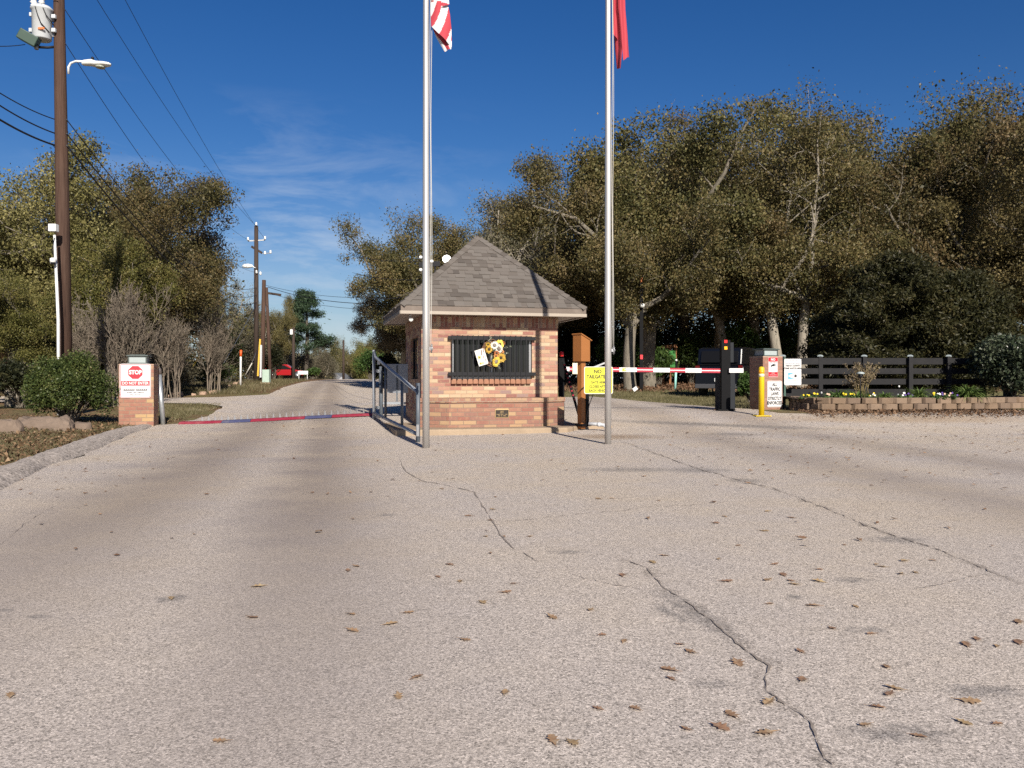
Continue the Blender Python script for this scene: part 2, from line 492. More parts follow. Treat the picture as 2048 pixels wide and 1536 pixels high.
def asphalt_mat(name='worn asphalt', kerb=False):
    t = NT(name); o = t.obj()
    sp = t.n('SeparateXYZ'); t.link(o, sp.inputs[0]); x, y = sp.outputs[0], sp.outputs[1]
    vor = t.n('TexVoronoi', Scale=150.0 if not kerb else 40.0); t.link(o, vor.inputs['Vector'])
    c = t.n('SeparateColor'); t.link(vor.outputs['Color'], c.inputs[0])
    vor2 = t.n('TexVoronoi', Scale=280.0); t.link(o, vor2.inputs['Vector'])
    c2 = t.n('SeparateColor'); t.link(vor2.outputs['Color'], c2.inputs[0])
    chip = t.ramp(c.outputs[0], [(0, .42), (.16, .68), (.4, .95), (.75, 1.10), (1, 1.50)])
    chip2 = t.ramp(c2.outputs[1], [(0, .74), (.5, 1.0), (1, 1.25)])
    big = t.noise(o, .16, 6.0, .6); mid = t.noise(o, .75, 7.0, .62); fine = t.noise(o, 5.0, 6.0, .7)
    wob = t.math('MULTIPLY_ADD', mid, .8, -.4)
    grit = t.noise(o, 16.0, 7.0, .75)
    def line_d(p, q):
        L = math.hypot(q[0]-p[0], q[1]-p[1]); nx_, ny_ = -(q[1]-p[1])/L, (q[0]-p[0])/L
        d = t.math('ADD', t.math('MULTIPLY', x, nx_), t.math('MULTIPLY_ADD', y, ny_, -(p[0]*nx_+p[1]*ny_)))
        return t.math('ADD', d, wob)
    def band(p, q, w):
        d = line_d(p, q); d = t.math('DIVIDE', d, w)
        return t.math('POWER', 2.718, t.math('MULTIPLY', t.math('MULTIPLY', d, d), -1.0))
    def spot(cx, cy, rx, ry, ang=0.0):
        dx = t.math('ADD', x, -cx); dy = t.math('ADD', y, -cy)
        ca, sa = math.cos(ang), math.sin(ang)
        u = t.math('DIVIDE', t.math('ADD', t.math('MULTIPLY', dx, ca), t.math('MULTIPLY', dy, sa)), rx)
        v = t.math('DIVIDE', t.math('ADD', t.math('MULTIPLY', dx, -sa), t.math('MULTIPLY', dy, ca)), ry)
        r = t.math('ADD', t.math('MULTIPLY', u, u), t.math('MULTIPLY', v, v))
        r = t.math('ADD', r, t.math('MULTIPLY_ADD', grit, 4.2, -1.9))
        return t.math('MULTIPLY', t.math('SUBTRACT', 1.0, r, clamp=True), 1.0, clamp=True)
    tone = t.ramp(t.math('MULTIPLY_ADD', mid, .5, t.math('MULTIPLY', big, .5)), [(.30, (.395, .345, .311)), (.5, (.455, .397, .352)), (.7, (.505, .435, .37))])
    if kerb:
        tone = t.mix(mid, (.29, .25, .22), (.41, .355, .31))
        col = t.mix(1.0, tone, t.mix(1.0, chip, chip2, 'MULTIPLY'), 'MULTIPLY')
        t.base(col, .95, 0, .1); t.bump(t.math('MULTIPLY_ADD', c.outputs[0], .7, mid), .7, .02)
        return t.m
    # rolled wheel paths: binder-rich, smoother and greyer
    tracks = None
    for (p, q, w_) in (((-2.85, 4.6), (-4.78, 14.5), .72), ((-1.07, 4.1), (-3.58, 15.8), .56), ((3.55, 17.0), (4.3, 6.0), .62), ((5.4, 18.0), (6.4, 8.0), .6)):
        b = t.math('MULTIPLY', band(p, q, w_), 1.0 if p[0] < 0 else .62); tracks = b if tracks is None else t.math('MAXIMUM', tracks, b)
    fade = t.n('MapRange', clamp=True); t.set(fade.inputs[0], y); fade.inputs[1].default_value = 1.5; fade.inputs[2].default_value = 7.0
    tracks = t.math('MULTIPLY', tracks, t.math('MULTIPLY_ADD', fade.outputs[0], .82, .18))
    tone = t.mix(tracks, tone, (.265, .22, .192))
    # sand and dirt blown against the gatehouse slab and over the far end
    sandm = t.math('MULTIPLY', t.ramp(t.math('MULTIPLY_ADD', big, .5, t.math('MULTIPLY', mid, .5)), [(.42, 0.0), (.62, 1.0)]), fade.outputs[0])
    tone = t.mix(t.math('MULTIPLY', sandm, .55), tone, (.455, .365, .262))
    tone = t.mix(spot(1.9, 15.3, 1.1, .8), tone, (.27, .195, .135))
    tone = t.mix(spot(8.8, 18.6, 4.0, .9), tone, (.38, .28, .19))
    tone = t.mix(spot(4.3, 17.6, 3.2, .38, -.32), tone, (.19, .17, .155))
    dark = None
    for a in ((.85, 3.86, .50, .10, -1.35), (.74, 3.85, .20, .05, -1.3), (1.545, 3.6, .13, .06), (1.42, 4.14, .07, .055), (.73, 2.96, .09, .06), (2.16, 9.8, .55, .35), (1.45, 9.85, .85, .32), (2.48, 8.8, .28, .25), (4.27, 15.9, .75, .45), (1.86, 4.48, .13, .08), (-1.69, 4.1, .11, .09), (-2.17, 3.8, .07, .05), (-2.4, 3.9, .05, .04), (-1.0, 6.6, .12, .07), (1.66, 2.9, .2, .08), (1.2, 2.55, .22, .09), (2.6, 5.6, .25, .16), (.35, 5.2, .16, .08)):
        b = spot(*a); dark = b if dark is None else t.math('MAXIMUM', dark, b)
    tone = t.mix(t.math('MULTIPLY', dark, .62), tone, (.135, .125, .122))
    soft = t.math('MULTIPLY_ADD', tracks, -.75, 1.0)
    grain = t.mix(1.0, chip, chip2, 'MULTIPLY')
    grain = t.mix(soft, (.95, .95, .95), grain)
    col = t.mix(1.0, tone, grain, 'MULTIPLY')
    col = t.mix(t.math('MULTIPLY', t.ramp(fine, [(.45, 0.0), (.8, 1.0)]), .18), col, (.30, .25, .2))
    t.base(col, .9, 0, .2); t.bump(t.math('MULTIPLY_ADD', c.outputs[0], .6, t.math('MULTIPLY', c2.outputs[1], .4)), .55, .008)
    return t.m
ASPH = asphalt_mat()
def G2(px, py): p = gnd(px, py); return (p.x, p.y)
poly = [(-3.6, -14), (-3.9, -4), (-4.2, 3.2), (-5.07, 8.18), (-5.74, 10.1), (-6.4, 12.7), (-7.54, 16.5), (-8.15, 18.6),
        G2(362, 847), G2(405, 834), G2(432, 823), G2(446, 813), G2(405, 807), G2(300, 805.5), G2(150, 804), (-40, 30.0), (-40, 36.0),
        G2(150, 793), G2(330, 796), G2(440, 794), G2(535, 789), G2(566, 775), G2(598, 766), (-15.0, 78), (-13.5, 92), (-9.0, 92), (-9.2, 70), (-8.5, 52), (-5.2, 42), (1.2, 30.5),
        G2(1180, 793), G2(1250, 799), G2(1330, 806), G2(1430, 814), G2(1500, 818), G2(1560, 826), G2(1640, 827), G2(1800, 824), G2(2048, 820), (16.5, 21.5), (30, 20), (30, -14)]
# irregular broken edges
pp = []
for i, p in enumerate(poly):
    q = poly[(i+1) % len(poly)]; L = math.hypot(q[0]-p[0], q[1]-p[1]); k = max(1, int(min(L, 14)/.45))
    for j in range(k):
        f = j/k; a = .05 if 0 < f else .02
        pp.append((p[0]+(q[0]-p[0])*f+R.normal()*a, p[1]+(q[1]-p[1])*f+R.normal()*a))
sheet('road', pp, 1.0, 0.0, ASPH)

# rolled asphalt kerb up the left edge
KM = asphalt_mat('gravelly asphalt kerb', True)
inner = [(-3.9, 2.5), (-4.45, 5.6), (-5.02, 8.18), (-5.70, 10.1), (-6.36, 12.7), (-7.1, 15.0), (-7.62, 16.9), (-8.0, 18.4)]
outer = [(-4.85, 3.2), (-5.4, 6.6), (-6.0, 9.5), (-6.65, 11.7), (-7.3, 13.9), (-7.85, 15.9), (-8.2, 17.4), (-8.3, 18.6)]
def resample(P, n):
    P = [Vector((p[0], p[1], 0)) for p in P]; L = [0]
    for a, b in zip(P, P[1:]): L.append(L[-1]+(b-a).length)
    out = []
    for k in range(n):
        s_ = L[-1]*k/(n-1); i = 0
        while i < len(P)-2 and L[i+1] < s_: i += 1
        out.append(P[i].lerp(P[i+1], (s_-L[i])/(L[i+1]-L[i])))
    return out
nI = 90; A = resample(inner, nI); B = resample(outer, nI); prof = [(0, -.01), (.10, .04), (.28, .085), (.5, .105), (.72, .09), (.92, .05), (1.0, -.05)]
mb = MB(); vs = []
for i in range(nI):
    for j, (f, z) in enumerate(prof):
        p = A[i].lerp(B[i], f+R.normal()*.025); k = 1-.55*S((i/nI-.8)/.2)
        vs.append((p.x, p.y, hgt(p.x, p.y)+z*k+R.normal()*.008*(j > 0)))
m_ = len(prof); mb.add(vs, [(i*m_+j, i*m_+j+1, (i+1)*m_+j+1, (i+1)*m_+j) for i in range(nI-1) for j in range(m_-1)], 0, True)
tag(mb.build('kerb', KM), kind='structure')

# open cracks in the paving
CR = paint('crack dirt', (.24, .20, .17), .95, var=.35, scale=20, bump=0)
def margin_mat():
    t = NT('crack margin dirt'); o = t.obj(); t.base(t.mix(t.noise(o, 40, 3.0), (.13, .112, .10), (.22, .185, .155)), .95, 0, .1)
    tr = t.n('BsdfTransparent'); mx = t.n('MixShader'); f = t.ramp(t.math('MULTIPLY_ADD', t.noise(o, 70.0, 4.0, .8), .6, t.math('MULTIPLY', t.noise(o, 4.5, 4.0, .6), .5)), [(.56, 0.0), (.74, .6)])
    t.link(f, mx.inputs[0]); t.link(tr.outputs[0], mx.inputs[1]); t.link(t.b.outputs[0], mx.inputs[2]); t.link(mx.outputs[0], t.out.inputs['Surface']); return t.m
CRM = margin_mat()
def crack(pts, wpx0, wpx1, name='road_crack', margin=False):
    P = []
    for a, b in zip(pts, pts[1:]):
        L = math.hypot(b[0]-a[0], b[1]-a[1]); k = max(2, int(L/7))
        for j in range(k):
            f = j/k; P.append((a[0]+(b[0]-a[0])*f+R.normal()*1.3, a[1]+(b[1]-a[1])*f+R.normal()*.7))
    P.append(pts[-1])
    W = [Vector(gnd(*p)) for p in P]; vs = []; fs = []; v2 = []
    for i, p in enumerate(W):
        d = W[min(i+1, len(W)-1)]-W[max(i-1, 0)]; d.z = 0; d.normalize(); n = Vector((-d.y, d.x, 0))
        f = i/len(W); wd = (wpx0*(1-f)+wpx1*f)/1300*abs(.6+R.normal()*.6)*min(1, (len(W)-1-i)/4+.12)*min(1, i/4+.12)
        for s_ in (-1, 1): q = p+n*wd*s_*.5; vs.append((q.x, q.y, hgt(q.x, q.y)+.0045))
        for s_ in (-1, 1): q = p+n*(wd*1.2+(.035+.012*R.normal())*min(1, (wpx0+wpx1)/24))*s_; v2.append((q.x, q.y, hgt(q.x, q.y)+.0022))
        if i: fs.append((2*i-2, 2*i-1, 2*i+1, 2*i))
    mb = MB().add(vs, fs); tag(mb.build(name, CR), kind='structure'); 
    if margin: tag(MB().add(v2, fs).build('crack_margin_road', CRM), kind='structure')
def z5(*q): return [(1080+a/2.1157, 860+b/2.1157) for a, b in q]
def z6(*q): return [(a/1.8963, 860+b/1.8963) for a, b in q]
crack(z5((1250, 1425), (1205, 1390), (1170, 1310), (1140, 1235), (1085, 1190), (1020, 1150), (960, 1105), (955, 1055), (970, 1000), (900, 955), (835, 905), (760, 835), (690, 780), (600, 715), (520, 665), (450, 585), (330, 540)), 12, 12, margin=True)
crack(z5((2048, 655), (1930, 610), (1780, 545), (1650, 495), (1520, 455), (1380, 405), (1250, 350), (1100, 290), (980, 245), (850, 215), (720, 180), (600, 140), (480, 95), (350, 50)), 13, 20, margin=True)
crack(z5((1930, 610), (1810, 625), (1690, 655), (1560, 680)), 8, 7)
crack(z6((1515, 110), (1540, 160), (1600, 195), (1700, 212), (1800, 235), (1830, 290), (1870, 345), (1900, 400), (1950, 455), (2048, 500)), 19, 10)
crack(z6((1870, 345), (1960, 345), (2040, 337))+z5((100, 362), (200, 350), (330, 345), (480, 325), (640, 318), (880, 300)), 8, 7)
crack(z5((80, 590), (190, 628), (320, 660), (430, 672)), 6, 5)
crack(z6((0, 440), (90, 360), (180, 300), (260, 260)), 5, 5)
crack(z6((0, 660), (60, 652), (110, 645)), 4, 4)
# ================================================================ gatehouse
TH = rad(14.0); P0 = Vector((-1.82, 16.6, 0)); UX = Vector((math.cos(TH), math.sin(TH), 0)); UY = Vector((-math.sin(TH), math.cos(TH), 0))
BW, BD = 2.86, 2.70
def wallpt(px, py, off=0.0):
    """where the sight line through a picture point meets the booth's front plane (local y = off)"""
    d = Vector(((px-CX)/F, 1, (HY-py)/F)); o = Vector((0, 0, CZ)); n = -UY
    tt = ((P0+UY*off)-o).dot(n)/d.dot(n); p = o+d*tt
    return (p-P0).dot(UX), p.z
BRICK = [(0.301, 0.129, 0.095), (0.407, 0.273, 0.168), (0.335, 0.170, 0.125), (0.233, 0.082, 0.067), (0.446, 0.324, 0.209), (0.359, 0.201, 0.145), (0.194, 0.068, 0.060), (0.398, 0.258, 0.162), (0.310, 0.149, 0.114), (0.485, 0.371, 0.249), (0.339, 0.185, 0.139), (0.213, 0.139, 0.133), (0.436, 0.309, 0.197), (0.262, 0.103, 0.084)]
BRK = brickmat('mixed salmon brick', BRICK, mortar=(.34, .24, .165))
BRKD = brickmat('dark red plinth brick', [(.22, .085, .06), (.25, .115, .08), (.33, .205, .11), (.21, .075, .055), (.24, .11, .075), (.28, .145, .095), (.20, .09, .07), (.34, .22, .12)], h=.083, w=.26, mortar=(.21, .15, .115))
SOLD = brickmat('soldier brick', BRICK, swap=True)
CONC = paint('sandy concrete', (.30, .225, .155), .9, var=.22, scale=2.5, bump=.3, dirt=(.19, .14, .10))
TRIM = paint('taupe trim paint', (.115, .086, .068), .55, var=.08, scale=3, dirt=(.22, .18, .15))
TRIML = paint('light taupe drip edge', (.29, .245, .20), .45, var=.08, scale=3)
SOFF = paint('soffit board', (.36, .30, .25), .6, var=.08)
BLK = paint('black iron paint', (.010, .010, .0125), .55, var=.2, scale=8, spec=.2)
GLS = paint('dark window glass', (.012, .013, .015), .06, var=.2, scale=2, spec=.5, bump=0)
BRZ = paint('bronze plate', (.035, .026, .020), .4, .3, var=.2)
GOLD = paint('plaque lettering', (.45, .32, .16), .4, .6, var=.1)
ALU = paint('aluminium window frame', (.30, .30, .31), .35, .8, var=.1)

booth = thing('gatehouse', 'small square brick gatehouse with pyramid shingle roof and barred front window', 'gatehouse', P0, TH)
# slab
mb = MB().prism([(-.62, -1.0), (2.75, -1.02), (3.15, -.55), (3.9, -.5), (3.9, 1.0), (3.4, 3.3), (-.62, 3.3)], -.15, .115)
mb.build('foundation_slab', CONC, booth, bevel=.03)
# walls with the front window opening and a left one
wx0, wz1 = wallpt(903, 671); wx1, wz0 = wallpt(1064, 758)
WH = 2.40; T = .2
mb = MB()
mb.box2((0, 0, .11), (wx0, T, WH)); mb.box2((wx1, 0, .11), (BW, T, WH)); mb.box2((wx0, 0, .11), (wx1, T, wz0)); mb.box2((wx0, 0, wz1), (wx1, T, WH))
lw0, lw1 = .55, 1.75
mb.box2((0, T, .11), (T, lw0, WH)); mb.box2((0, lw1, .11), (T, BD-T, WH)); mb.box2((0, lw0, .11), (T, lw1, wz0)); mb.box2((0, lw0, wz1), (T, lw1, WH))
mb.box2((BW-T, T, .11), (BW, BD-T, WH)); mb.box2((0, BD-T, .11), (BW, BD, WH))
mb.build('wall', BRK, booth, uv=True)
# soldier course under the eave
mb = MB()
for a, b in (((0, -.012, 2.13), (BW, -.001, 2.335)),): mb.box2(a, b)
mb.box2((-.012, 0, 2.13), (-.001, BD, 2.335)); mb.box2((BW+.001, 0, 2.13), (BW+.012, BD, 2.335))
mb.build('soldier_course', SOLD, booth, uv=True)
# planter wall round the foot
mb = MB()
pl = [(-.10, -.004), (-.10, -.17), (.465, -.55), (2.343, -.55), (2.954, -.15), (2.954, .35), (BW+.003, .35), (BW+.003, -.004)]
mb.prism(pl, .116, .60); o = mb.build('planter_wall', BRKD, booth, uv=True)
mb = MB(); pl2 = [(-.125, -.004), (-.125, -.182), (.456, -.573), (2.351, -.573), (2.979, -.162), (2.979, .37), (BW+.003, .37), (BW+.003, -.004)]
mb.prism(pl2, .602, .69); c = mb.build('rowlock_cap', brickmat('rowlock brick', [(.25, .11, .075), (.29, .165, .10), (.23, .085, .06), (.27, .135, .09), (.34, .22, .125)], h=.09, w=.105, mortar=(.30, .22, .17)), o, uv=True, bevel=.006)
# plaque
ax, az = wallpt(1004, 827, -.556)
pq = MB().box((ax, -.556, az), (.285, .012, .165)).build('plaque', GOLD, booth, bevel=.003)
mb = MB().box((ax, -.5645, az), (.262, .005, .142)); mb.build('plate_face', BRZ, pq)
mb = MB()
for k, words_ in enumerate(((.07,), (.055, .02), (.07, .05, .02, .05), (.05, .03, .06))):
    tot = sum(words_)+.012*(len(words_)-1); x = ax-tot/2
    for wd in words_:
        n = int(wd/.011)
        for i in range(n):
            mb.box((x+i*.011+.004, -.5685, az+.045-.03*k), (.007, .003, .013 if (i+k) % 3 else .010))
        x += wd+.012
mb.build('lettering', GOLD, pq)
# brick sill
sx0, _ = wallpt(901, 765); sx1, _ = wallpt(1061, 765)
mb = MB(); n = 15
for k in range(n):
    a = sx0+(sx1-sx0)*k/n; mb.box((a+(sx1-sx0)/n/2, -.03, wz0-.052), ((sx1-sx0)/n-.012, .10, .095+R.normal()*.003))
mb.box(((sx0+sx1)/2, -.015, wz0-.052), (sx1-sx0-.01, .055, .08))
mb.build('window_sill', paint('sill brick', (.29, .14, .085), .85, var=.35, scale=5, bump=.3), booth, bevel=.006)
# window
fr = MB()
for a, b in (((wx0+.002, .06, wz0+.002), (wx0+.05, .11, wz1-.002)), ((wx1-.05, .06, wz0+.002), (wx1-.002, .11, wz1-.002)), ((wx0+.05, .06, wz0+.002), (wx1-.05, .11, wz0+.05)), ((wx0+.05, .06, wz1-.05), (wx1-.05, .11, wz1-.002)), (((wx0+wx1)/2-.02, .062, wz0+.05), ((wx0+wx1)/2+.02, .11, wz1-.05))): fr.box2(a, b)
fo = fr.build('window_frame', ALU, booth)
MB().box2((wx0+.04, .085, wz0+.04), (wx1-.04, .092, wz1-.04)).build('pane', GLS, fo)
fr = MB()
for a, b in (((.05, lw0+.002, wz0+.002), (.1, lw0+.05, wz1-.002)), ((.05, lw1-.05, wz0+.002), (.1, lw1-.002, wz1-.002)), ((.05, lw0+.05, wz1-.05), (.1, lw1-.05, wz1-.002)), ((.05, lw0+.05, wz0+.002), (.1, lw1-.05, wz0+.05))): fr.box2(a, b)
fo = fr.build('window_frame', BLK, booth); MB().box2((.07, lw0+.04, wz0+.04), (.077, lw1-.04, wz1-.04)).build('pane', GLS, fo)
# iron grille standing off the wall
gx0, gz1 = wallpt(896, 675.5, -.06); gx1, _ = wallpt(1071, 675, -.06); _, gz0 = wallpt(980, 748, -.06)
gr = MB()
for z in (gz1, gz0): gr.box2((gx0, -.085, z-.036), (gx1, -.055, z+.036))
for xx in (gx0+.03, gx1-.03):
    for z in (gz1, gz0): gr.box2((xx-.02, -.055, z-.03), (xx+.02, .0, z+.03))
go_ = gr.build('window_grille', BLK, booth, bevel=.003)
for k in range(15):
    a, _ = wallpt(904.0+k*(1052.5-904)/14, 715, -.09); MB().box2((a-.0095, -.104, wz0-.012), (a+.0095, -.0855, wz1+.005)).build('bar', BLK, go_)
# roof: soffit, fascia, courses of shingle tabs, hip caps
OV = .45; ZE = 2.53; ZB = 2.35; APEX = Vector((BW/2, BD/2, 4.22))
c0 = [(-OV, -OV), (BW+OV, -OV), (BW+OV, BD+OV), (-OV, BD+OV)]
sf = MB().box2((-OV+.02, -OV+.02, ZB+.012), (BW+OV-.02, BD+OV-.02, ZB+.03)); sf.build('soffit', SOFF, booth)
fb = MB(); fl = MB()
for i in range(4):
    a, b = Vector((*c0[i], 0)), Vector((*c0[(i+1) % 4], 0)); d = (b-a).normalized(); n = Vector((d.y, -d.x, 0))
    e = .02 if i % 2 == 0 else -.002
    M = Matrix((d, n, Vector((0, 0, 1)))).transposed(); L = (b-a).length
    fb.box((a+b)/2+n*.0+Vector((0, 0, ZB+.117)), (L+e*2, .04, .125), M)
    fl.box((a+b)/2+n*.012-n*.0+Vector((0, 0, ZB+.022)), (L+.024+e, .05, .064), M)
fo = fb.build('fascia', TRIM, booth, bevel=.004); fl.build('drip_board', TRIML, fo, bevel=.004)
def shingle_mat():
    t = NT('weathered shingles'); g = t.n('NewGeometry'); o = t.obj()
    col = t.ramp(g.outputs['Random Per Island'], [(0, (.046, .039, .035)), (.28, (.088, .075, .066)), (.34, (.115, .10, .089)), (.7, (.108, .097, .088)), (1, (.13, .116, .105))])
    col = t.mix(t.math('MULTIPLY', t.noise(o, 160, 3.0, .8), .5), col, (.16, .14, .124))
    col = t.mix(t.math('MULTIPLY', t.noise(o, 1.2, 5.0), .3), col, (.085, .074, .066))
    t.base(col, .95, 0, .15); t.bump(t.noise(o, 220, 2.0, .8), .4, .003); return t.m
SHG = shingle_mat()
sh = MB(); caps = MB()
for i in range(4):
    a, b = Vector((*c0[i], ZE)), Vector((*c0[(i+1) % 4], ZE)); mid = (a+b)/2; up = (APEX-mid); Ls = up.length; up.normalize()
    d = (b-a).normalized(); n = d.cross(up).normalized(); half = (b-a).length/2
    # deck
    k = len(sh.v); sh.add([a-up*.03-n*.02, b-up*.03-n*.02, APEX-n*.02], [(0, 1, 2)])
    rows = 19; ex = Ls/rows
    for r in range(rows):
        s0 = r*ex; wd0 = half*(1-s0/Ls)+.01; s1 = min(s0+ex*1.35, Ls); x = -wd0-R.uniform(0, .15); thick_next = R.random() < .5
        while x < wd0:
            wtab = R.uniform(.11, .21); xa, xb = max(x, -wd0), min(x+wtab, wd0)
            if xb-xa > .02:
                th = .020 if thick_next else .009
                w1 = half*(1-s1/Ls)
                def P(xx, ss, h): return mid+d*max(-half*(1-ss/Ls)-.01, min(half*(1-ss/Ls)+.01, xx))+up*ss+n*h
                lo = s0-(.0 if r else .035)
                vs = [P(xa, s0, th), P(xb, s0, th), P(xb, s1, .002), P(xa, s1, .002), P(xa, s0, -.012), P(xb, s0, -.012), P(xb, s1, -.012), P(xa, s1, -.012)]
                if not r:
                    for q in (0, 1, 4, 5): vs[q] = vs[q]-up*.035
                sh.add(vs, [(0, 1, 2, 3), (4, 5, 1, 0), (1, 5, 6, 2), (4, 0, 3, 7)])
            x += wtab; thick_next = not thick_next if R.random() < .8 else thick_next
    # hip caps from the eave corner a to the apex
    hd = (APEX-a); Lh = hd.length; hd.normalize(); nL = (APEX-(Vector((*c0[i-1], ZE))+a)/2)
    pa, pb = Vector((*c0[i-1], ZE)), a
    dprev = (pb-pa).normalized(); upp = (APEX-(pa+pb)/2).normalized(); nprev = dprev.cross(upp).normalized()
    ncap = 21; ec = Lh/ncap
    sA = hd.cross(n); sA = sA if sA.dot(d) > 0 else -sA
    sB = hd.cross(nprev); sB = sB if sB.dot(-dprev) > 0 else -sB
    for r in range(ncap):
        s0, s1 = r*ec-(.03 if r == 0 else 0), min((r+1)*ec+.05, Lh+.02); wd = .115
        e0 = a+hd*s0+(n+nprev).normalized()*.045; e1 = a+hd*s1+(n+nprev).normalized()*.018
        vs = [e0, e0+sA*wd-n*.016, e1+sA*wd-n*.004, e1, e0+sB*wd-nprev*.016, e1+sB*wd-nprev*.004]
        dn = Vector((0, 0, -.016))
        caps.add(vs+[vs[0]+dn, vs[1]+dn, vs[4]+dn], [(0, 1, 2, 3), (4, 0, 3, 5), (6, 7, 1, 0), (8, 6, 0, 4)])
ro = sh.build('roof', SHG, booth, recalc=False)
caps.build('hip_cap', SHG, ro, recalc=False)

# bullet camera under the left eave
WHT = paint('white plastic', (.60, .60, .59), .4, var=.05)
q = P0+UX*(-.25)+UY*(-.2)+Vector((0, 0, 2.355))
cm_ = thing('security_camera', 'small white bullet camera under the left front eave corner of the gatehouse', 'camera', q, TH)
MB().lathe([(.028, 0), (.028, -.03), (.012, -.035), (.012, -.06)]).build('mount', WHT, cm_)
M = Matrix.Rotation(rad(115), 3, 'X') @ Matrix.Rotation(0, 3, 'Z')
MB().lathe([(.0, -.1), (.034, -.1), (.038, -.09), (.038, .07), (.042, .075), (.042, .1), (.03, .1)], (0, -.03, -.075), 14, M=M.to_3x3()).build('housing', WHT, cm_)

# floodlight cluster on the roof's far left slope
GLINT = NT('emissive lamp glint'); GLINT.b.inputs['Emission Color'].default_value = (1, .96, .88, 1); GLINT.b.inputs['Emission Strength'].default_value = 6.0  # emission stands in for the sun glinting off the floodlight face
STEEL = paint('dull steel', (.30, .30, .31), .45, .7, var=.15)
d_ = 20.2
fl_ = thing('floodlight', 'security floodlight with an emissive sun glint on a black bracket behind the gatehouse roof', 'floodlight', at(893, 520, d_)+Vector((-.2, 0, -.8)))
b0 = at(893, 518, d_)
mb = MB().tube([at(870, 585, d_), at(870, 527, d_)], .02).bar(at(838, 530, d_), at(880, 527, d_), .05, .12)
mb.build('bracket', BLK, fl_, world=True)
Mh = Matrix.Rotation(rad(80), 3, 'X') @ Matrix.Rotation(rad(0), 3, 'Y')
mb = MB().lathe([(.03, -.12), (.075, -.06), (.1, .02), (.105, .03)], b0+Vector((0, .06, 0)), 18, M=Mh); ho = mb.build('lamp_head', STEEL, fl_, world=True)
MB().lathe([(.0, .031), (.092, .031), (.085, .05), (.04, .065)], b0+Vector((0, .06, 0)), 18, M=Mh).build('lens_glint', GLINT.m, ho, world=True)
for px, py in ((842, 516), (842, 541), (864, 524)):
    MB().lathe([(.0, .0), (.035, .01), (.045, .05), (.03, .08)], at(px, py, d_)+Vector((0, -.02, 0)), 12, M=Mh).build('lamp_head', WHT, fl_, world=True)

# ================================================================ wreath and card hung on the grille
def hang(px, py, off=-.115):
    x, z = wallpt(px, py, off); return P0+UX*x+UY*off+Vector((0, 0, z))
wc = hang(984, 706); wr = thing('wreath', 'grapevine wreath with yellow sunflowers and white blooms hung on the window grille', 'wreath', wc, TH)
VINE = paint('grapevine twig', (.16, .085, .05), .9, var=.3, scale=30)
mb = MB()
for k in range(7):
    ph = R.uniform(0, 6.28); rr = .185+R.normal()*.018
    mb.tube([Vector((rr*math.cos(a+ph)+R.normal()*.006, R.normal()*.012, rr*1.25*math.sin(a+ph)+R.normal()*.006)) for a in np.linspace(0, 6.1, 26)], .008, 5)
mb.build('vine_ring', VINE, wr)
YEL = leafmat('sunflower petal', [(0, (.62, .30, .015)), (.4, (.72, .48, .03)), (1, (.78, .62, .06))], trans=.25)
WHP = leafmat('white petal', [(0, (.66, .64, .56)), (1, (.80, .79, .74))], trans=.25)
ORG = leafmat('orange petal', [(0, (.42, .12, .02)), (1, (.62, .25, .05))], trans=.25)
SPR = leafmat('grey green sprig', [(0, (.10, .14, .07)), (.5, (.34, .36, .27)), (1, (.55, .55, .47))], trans=.25)
CTR = paint('seed centre', (.05, .035, .025), .95, var=.4, scale=60)
CTG = paint('grey flower centre', (.20, .17, .15), .95, var=.3, scale=60)
def flower(px, py, r, mat, cmat, npet=20, depth=.0, cr=.36):
    r *= 1.22; npet += 4
    p = hang(px, py, -.13-depth); V = []
    loc = Vector(((p-wc).dot(UX), (p-wc).dot(UY), p.z-wc.z))
    tl = Matrix.Rotation(R.normal()*.25, 3, 'X') @ Matrix.Rotation(R.normal()*.25, 3, 'Z')
    for ring in range(2):
        for k in range(npet):
            a = 2*PI*(k+.5*ring)/npet+R.normal()*.06; d = Vector((math.cos(a), 0, math.sin(a))); s_ = Vector((-d.z, 0, d.x))
            L = r*(1.0-.14*ring)*R.uniform(.9, 1.05); wd = r*.18; o_ = Vector((0, -.008-.012*ring, 0)); tip = Vector((0, -.02-.012*R.random(), 0))
            V.append([tl @ (d*r*.25+o_)+loc, tl @ (d*L*.65+s_*wd+o_+tip*.6)+loc, tl @ (d*L+tip)+loc, tl @ (d*L*.65-s_*wd+o_+tip*.6)+loc])
    name = 'sunflower' if mat is YEL else 'daisy' if mat is WHP else 'small_bloom'
    fo = quads(name, np.array(V), mat, wr)
    M = tl @ Matrix.Rotation(rad(90), 3, 'X')
    MB().lathe([(.0, .006), (r*cr, .006), (r*cr*.9, .026), (r*cr*.45, .036), (0, .038)], loc, 16, M=M).build('flower_centre', cmat, fo)
for a in ((991, 723, .095, YEL, CTG, 20, .03, .42), (1002, 715, .09, YEL, CTR, 18, .0, .3), (999, 689, .085, YEL, CTR, 18, .0, .34), (977, 698, .078, YEL, CTR, 16, .0, .4), (976, 688, .05, YEL, CTR, 12, .0, .35),
          (989, 690, .075, WHP, CTG, 14, .015, .5), (999, 697, .085, WHP, CTG, 14, .035, .5), (993, 706, .05, ORG, CTR, 14, .01, .4), (1003, 704, .042, ORG, CTR, 12, .0, .4), (992, 712, .042, ORG, CTR, 12, .02, .4), (1008, 686, .04, ORG, CTR, 12, 0, .4)): flower(*a)
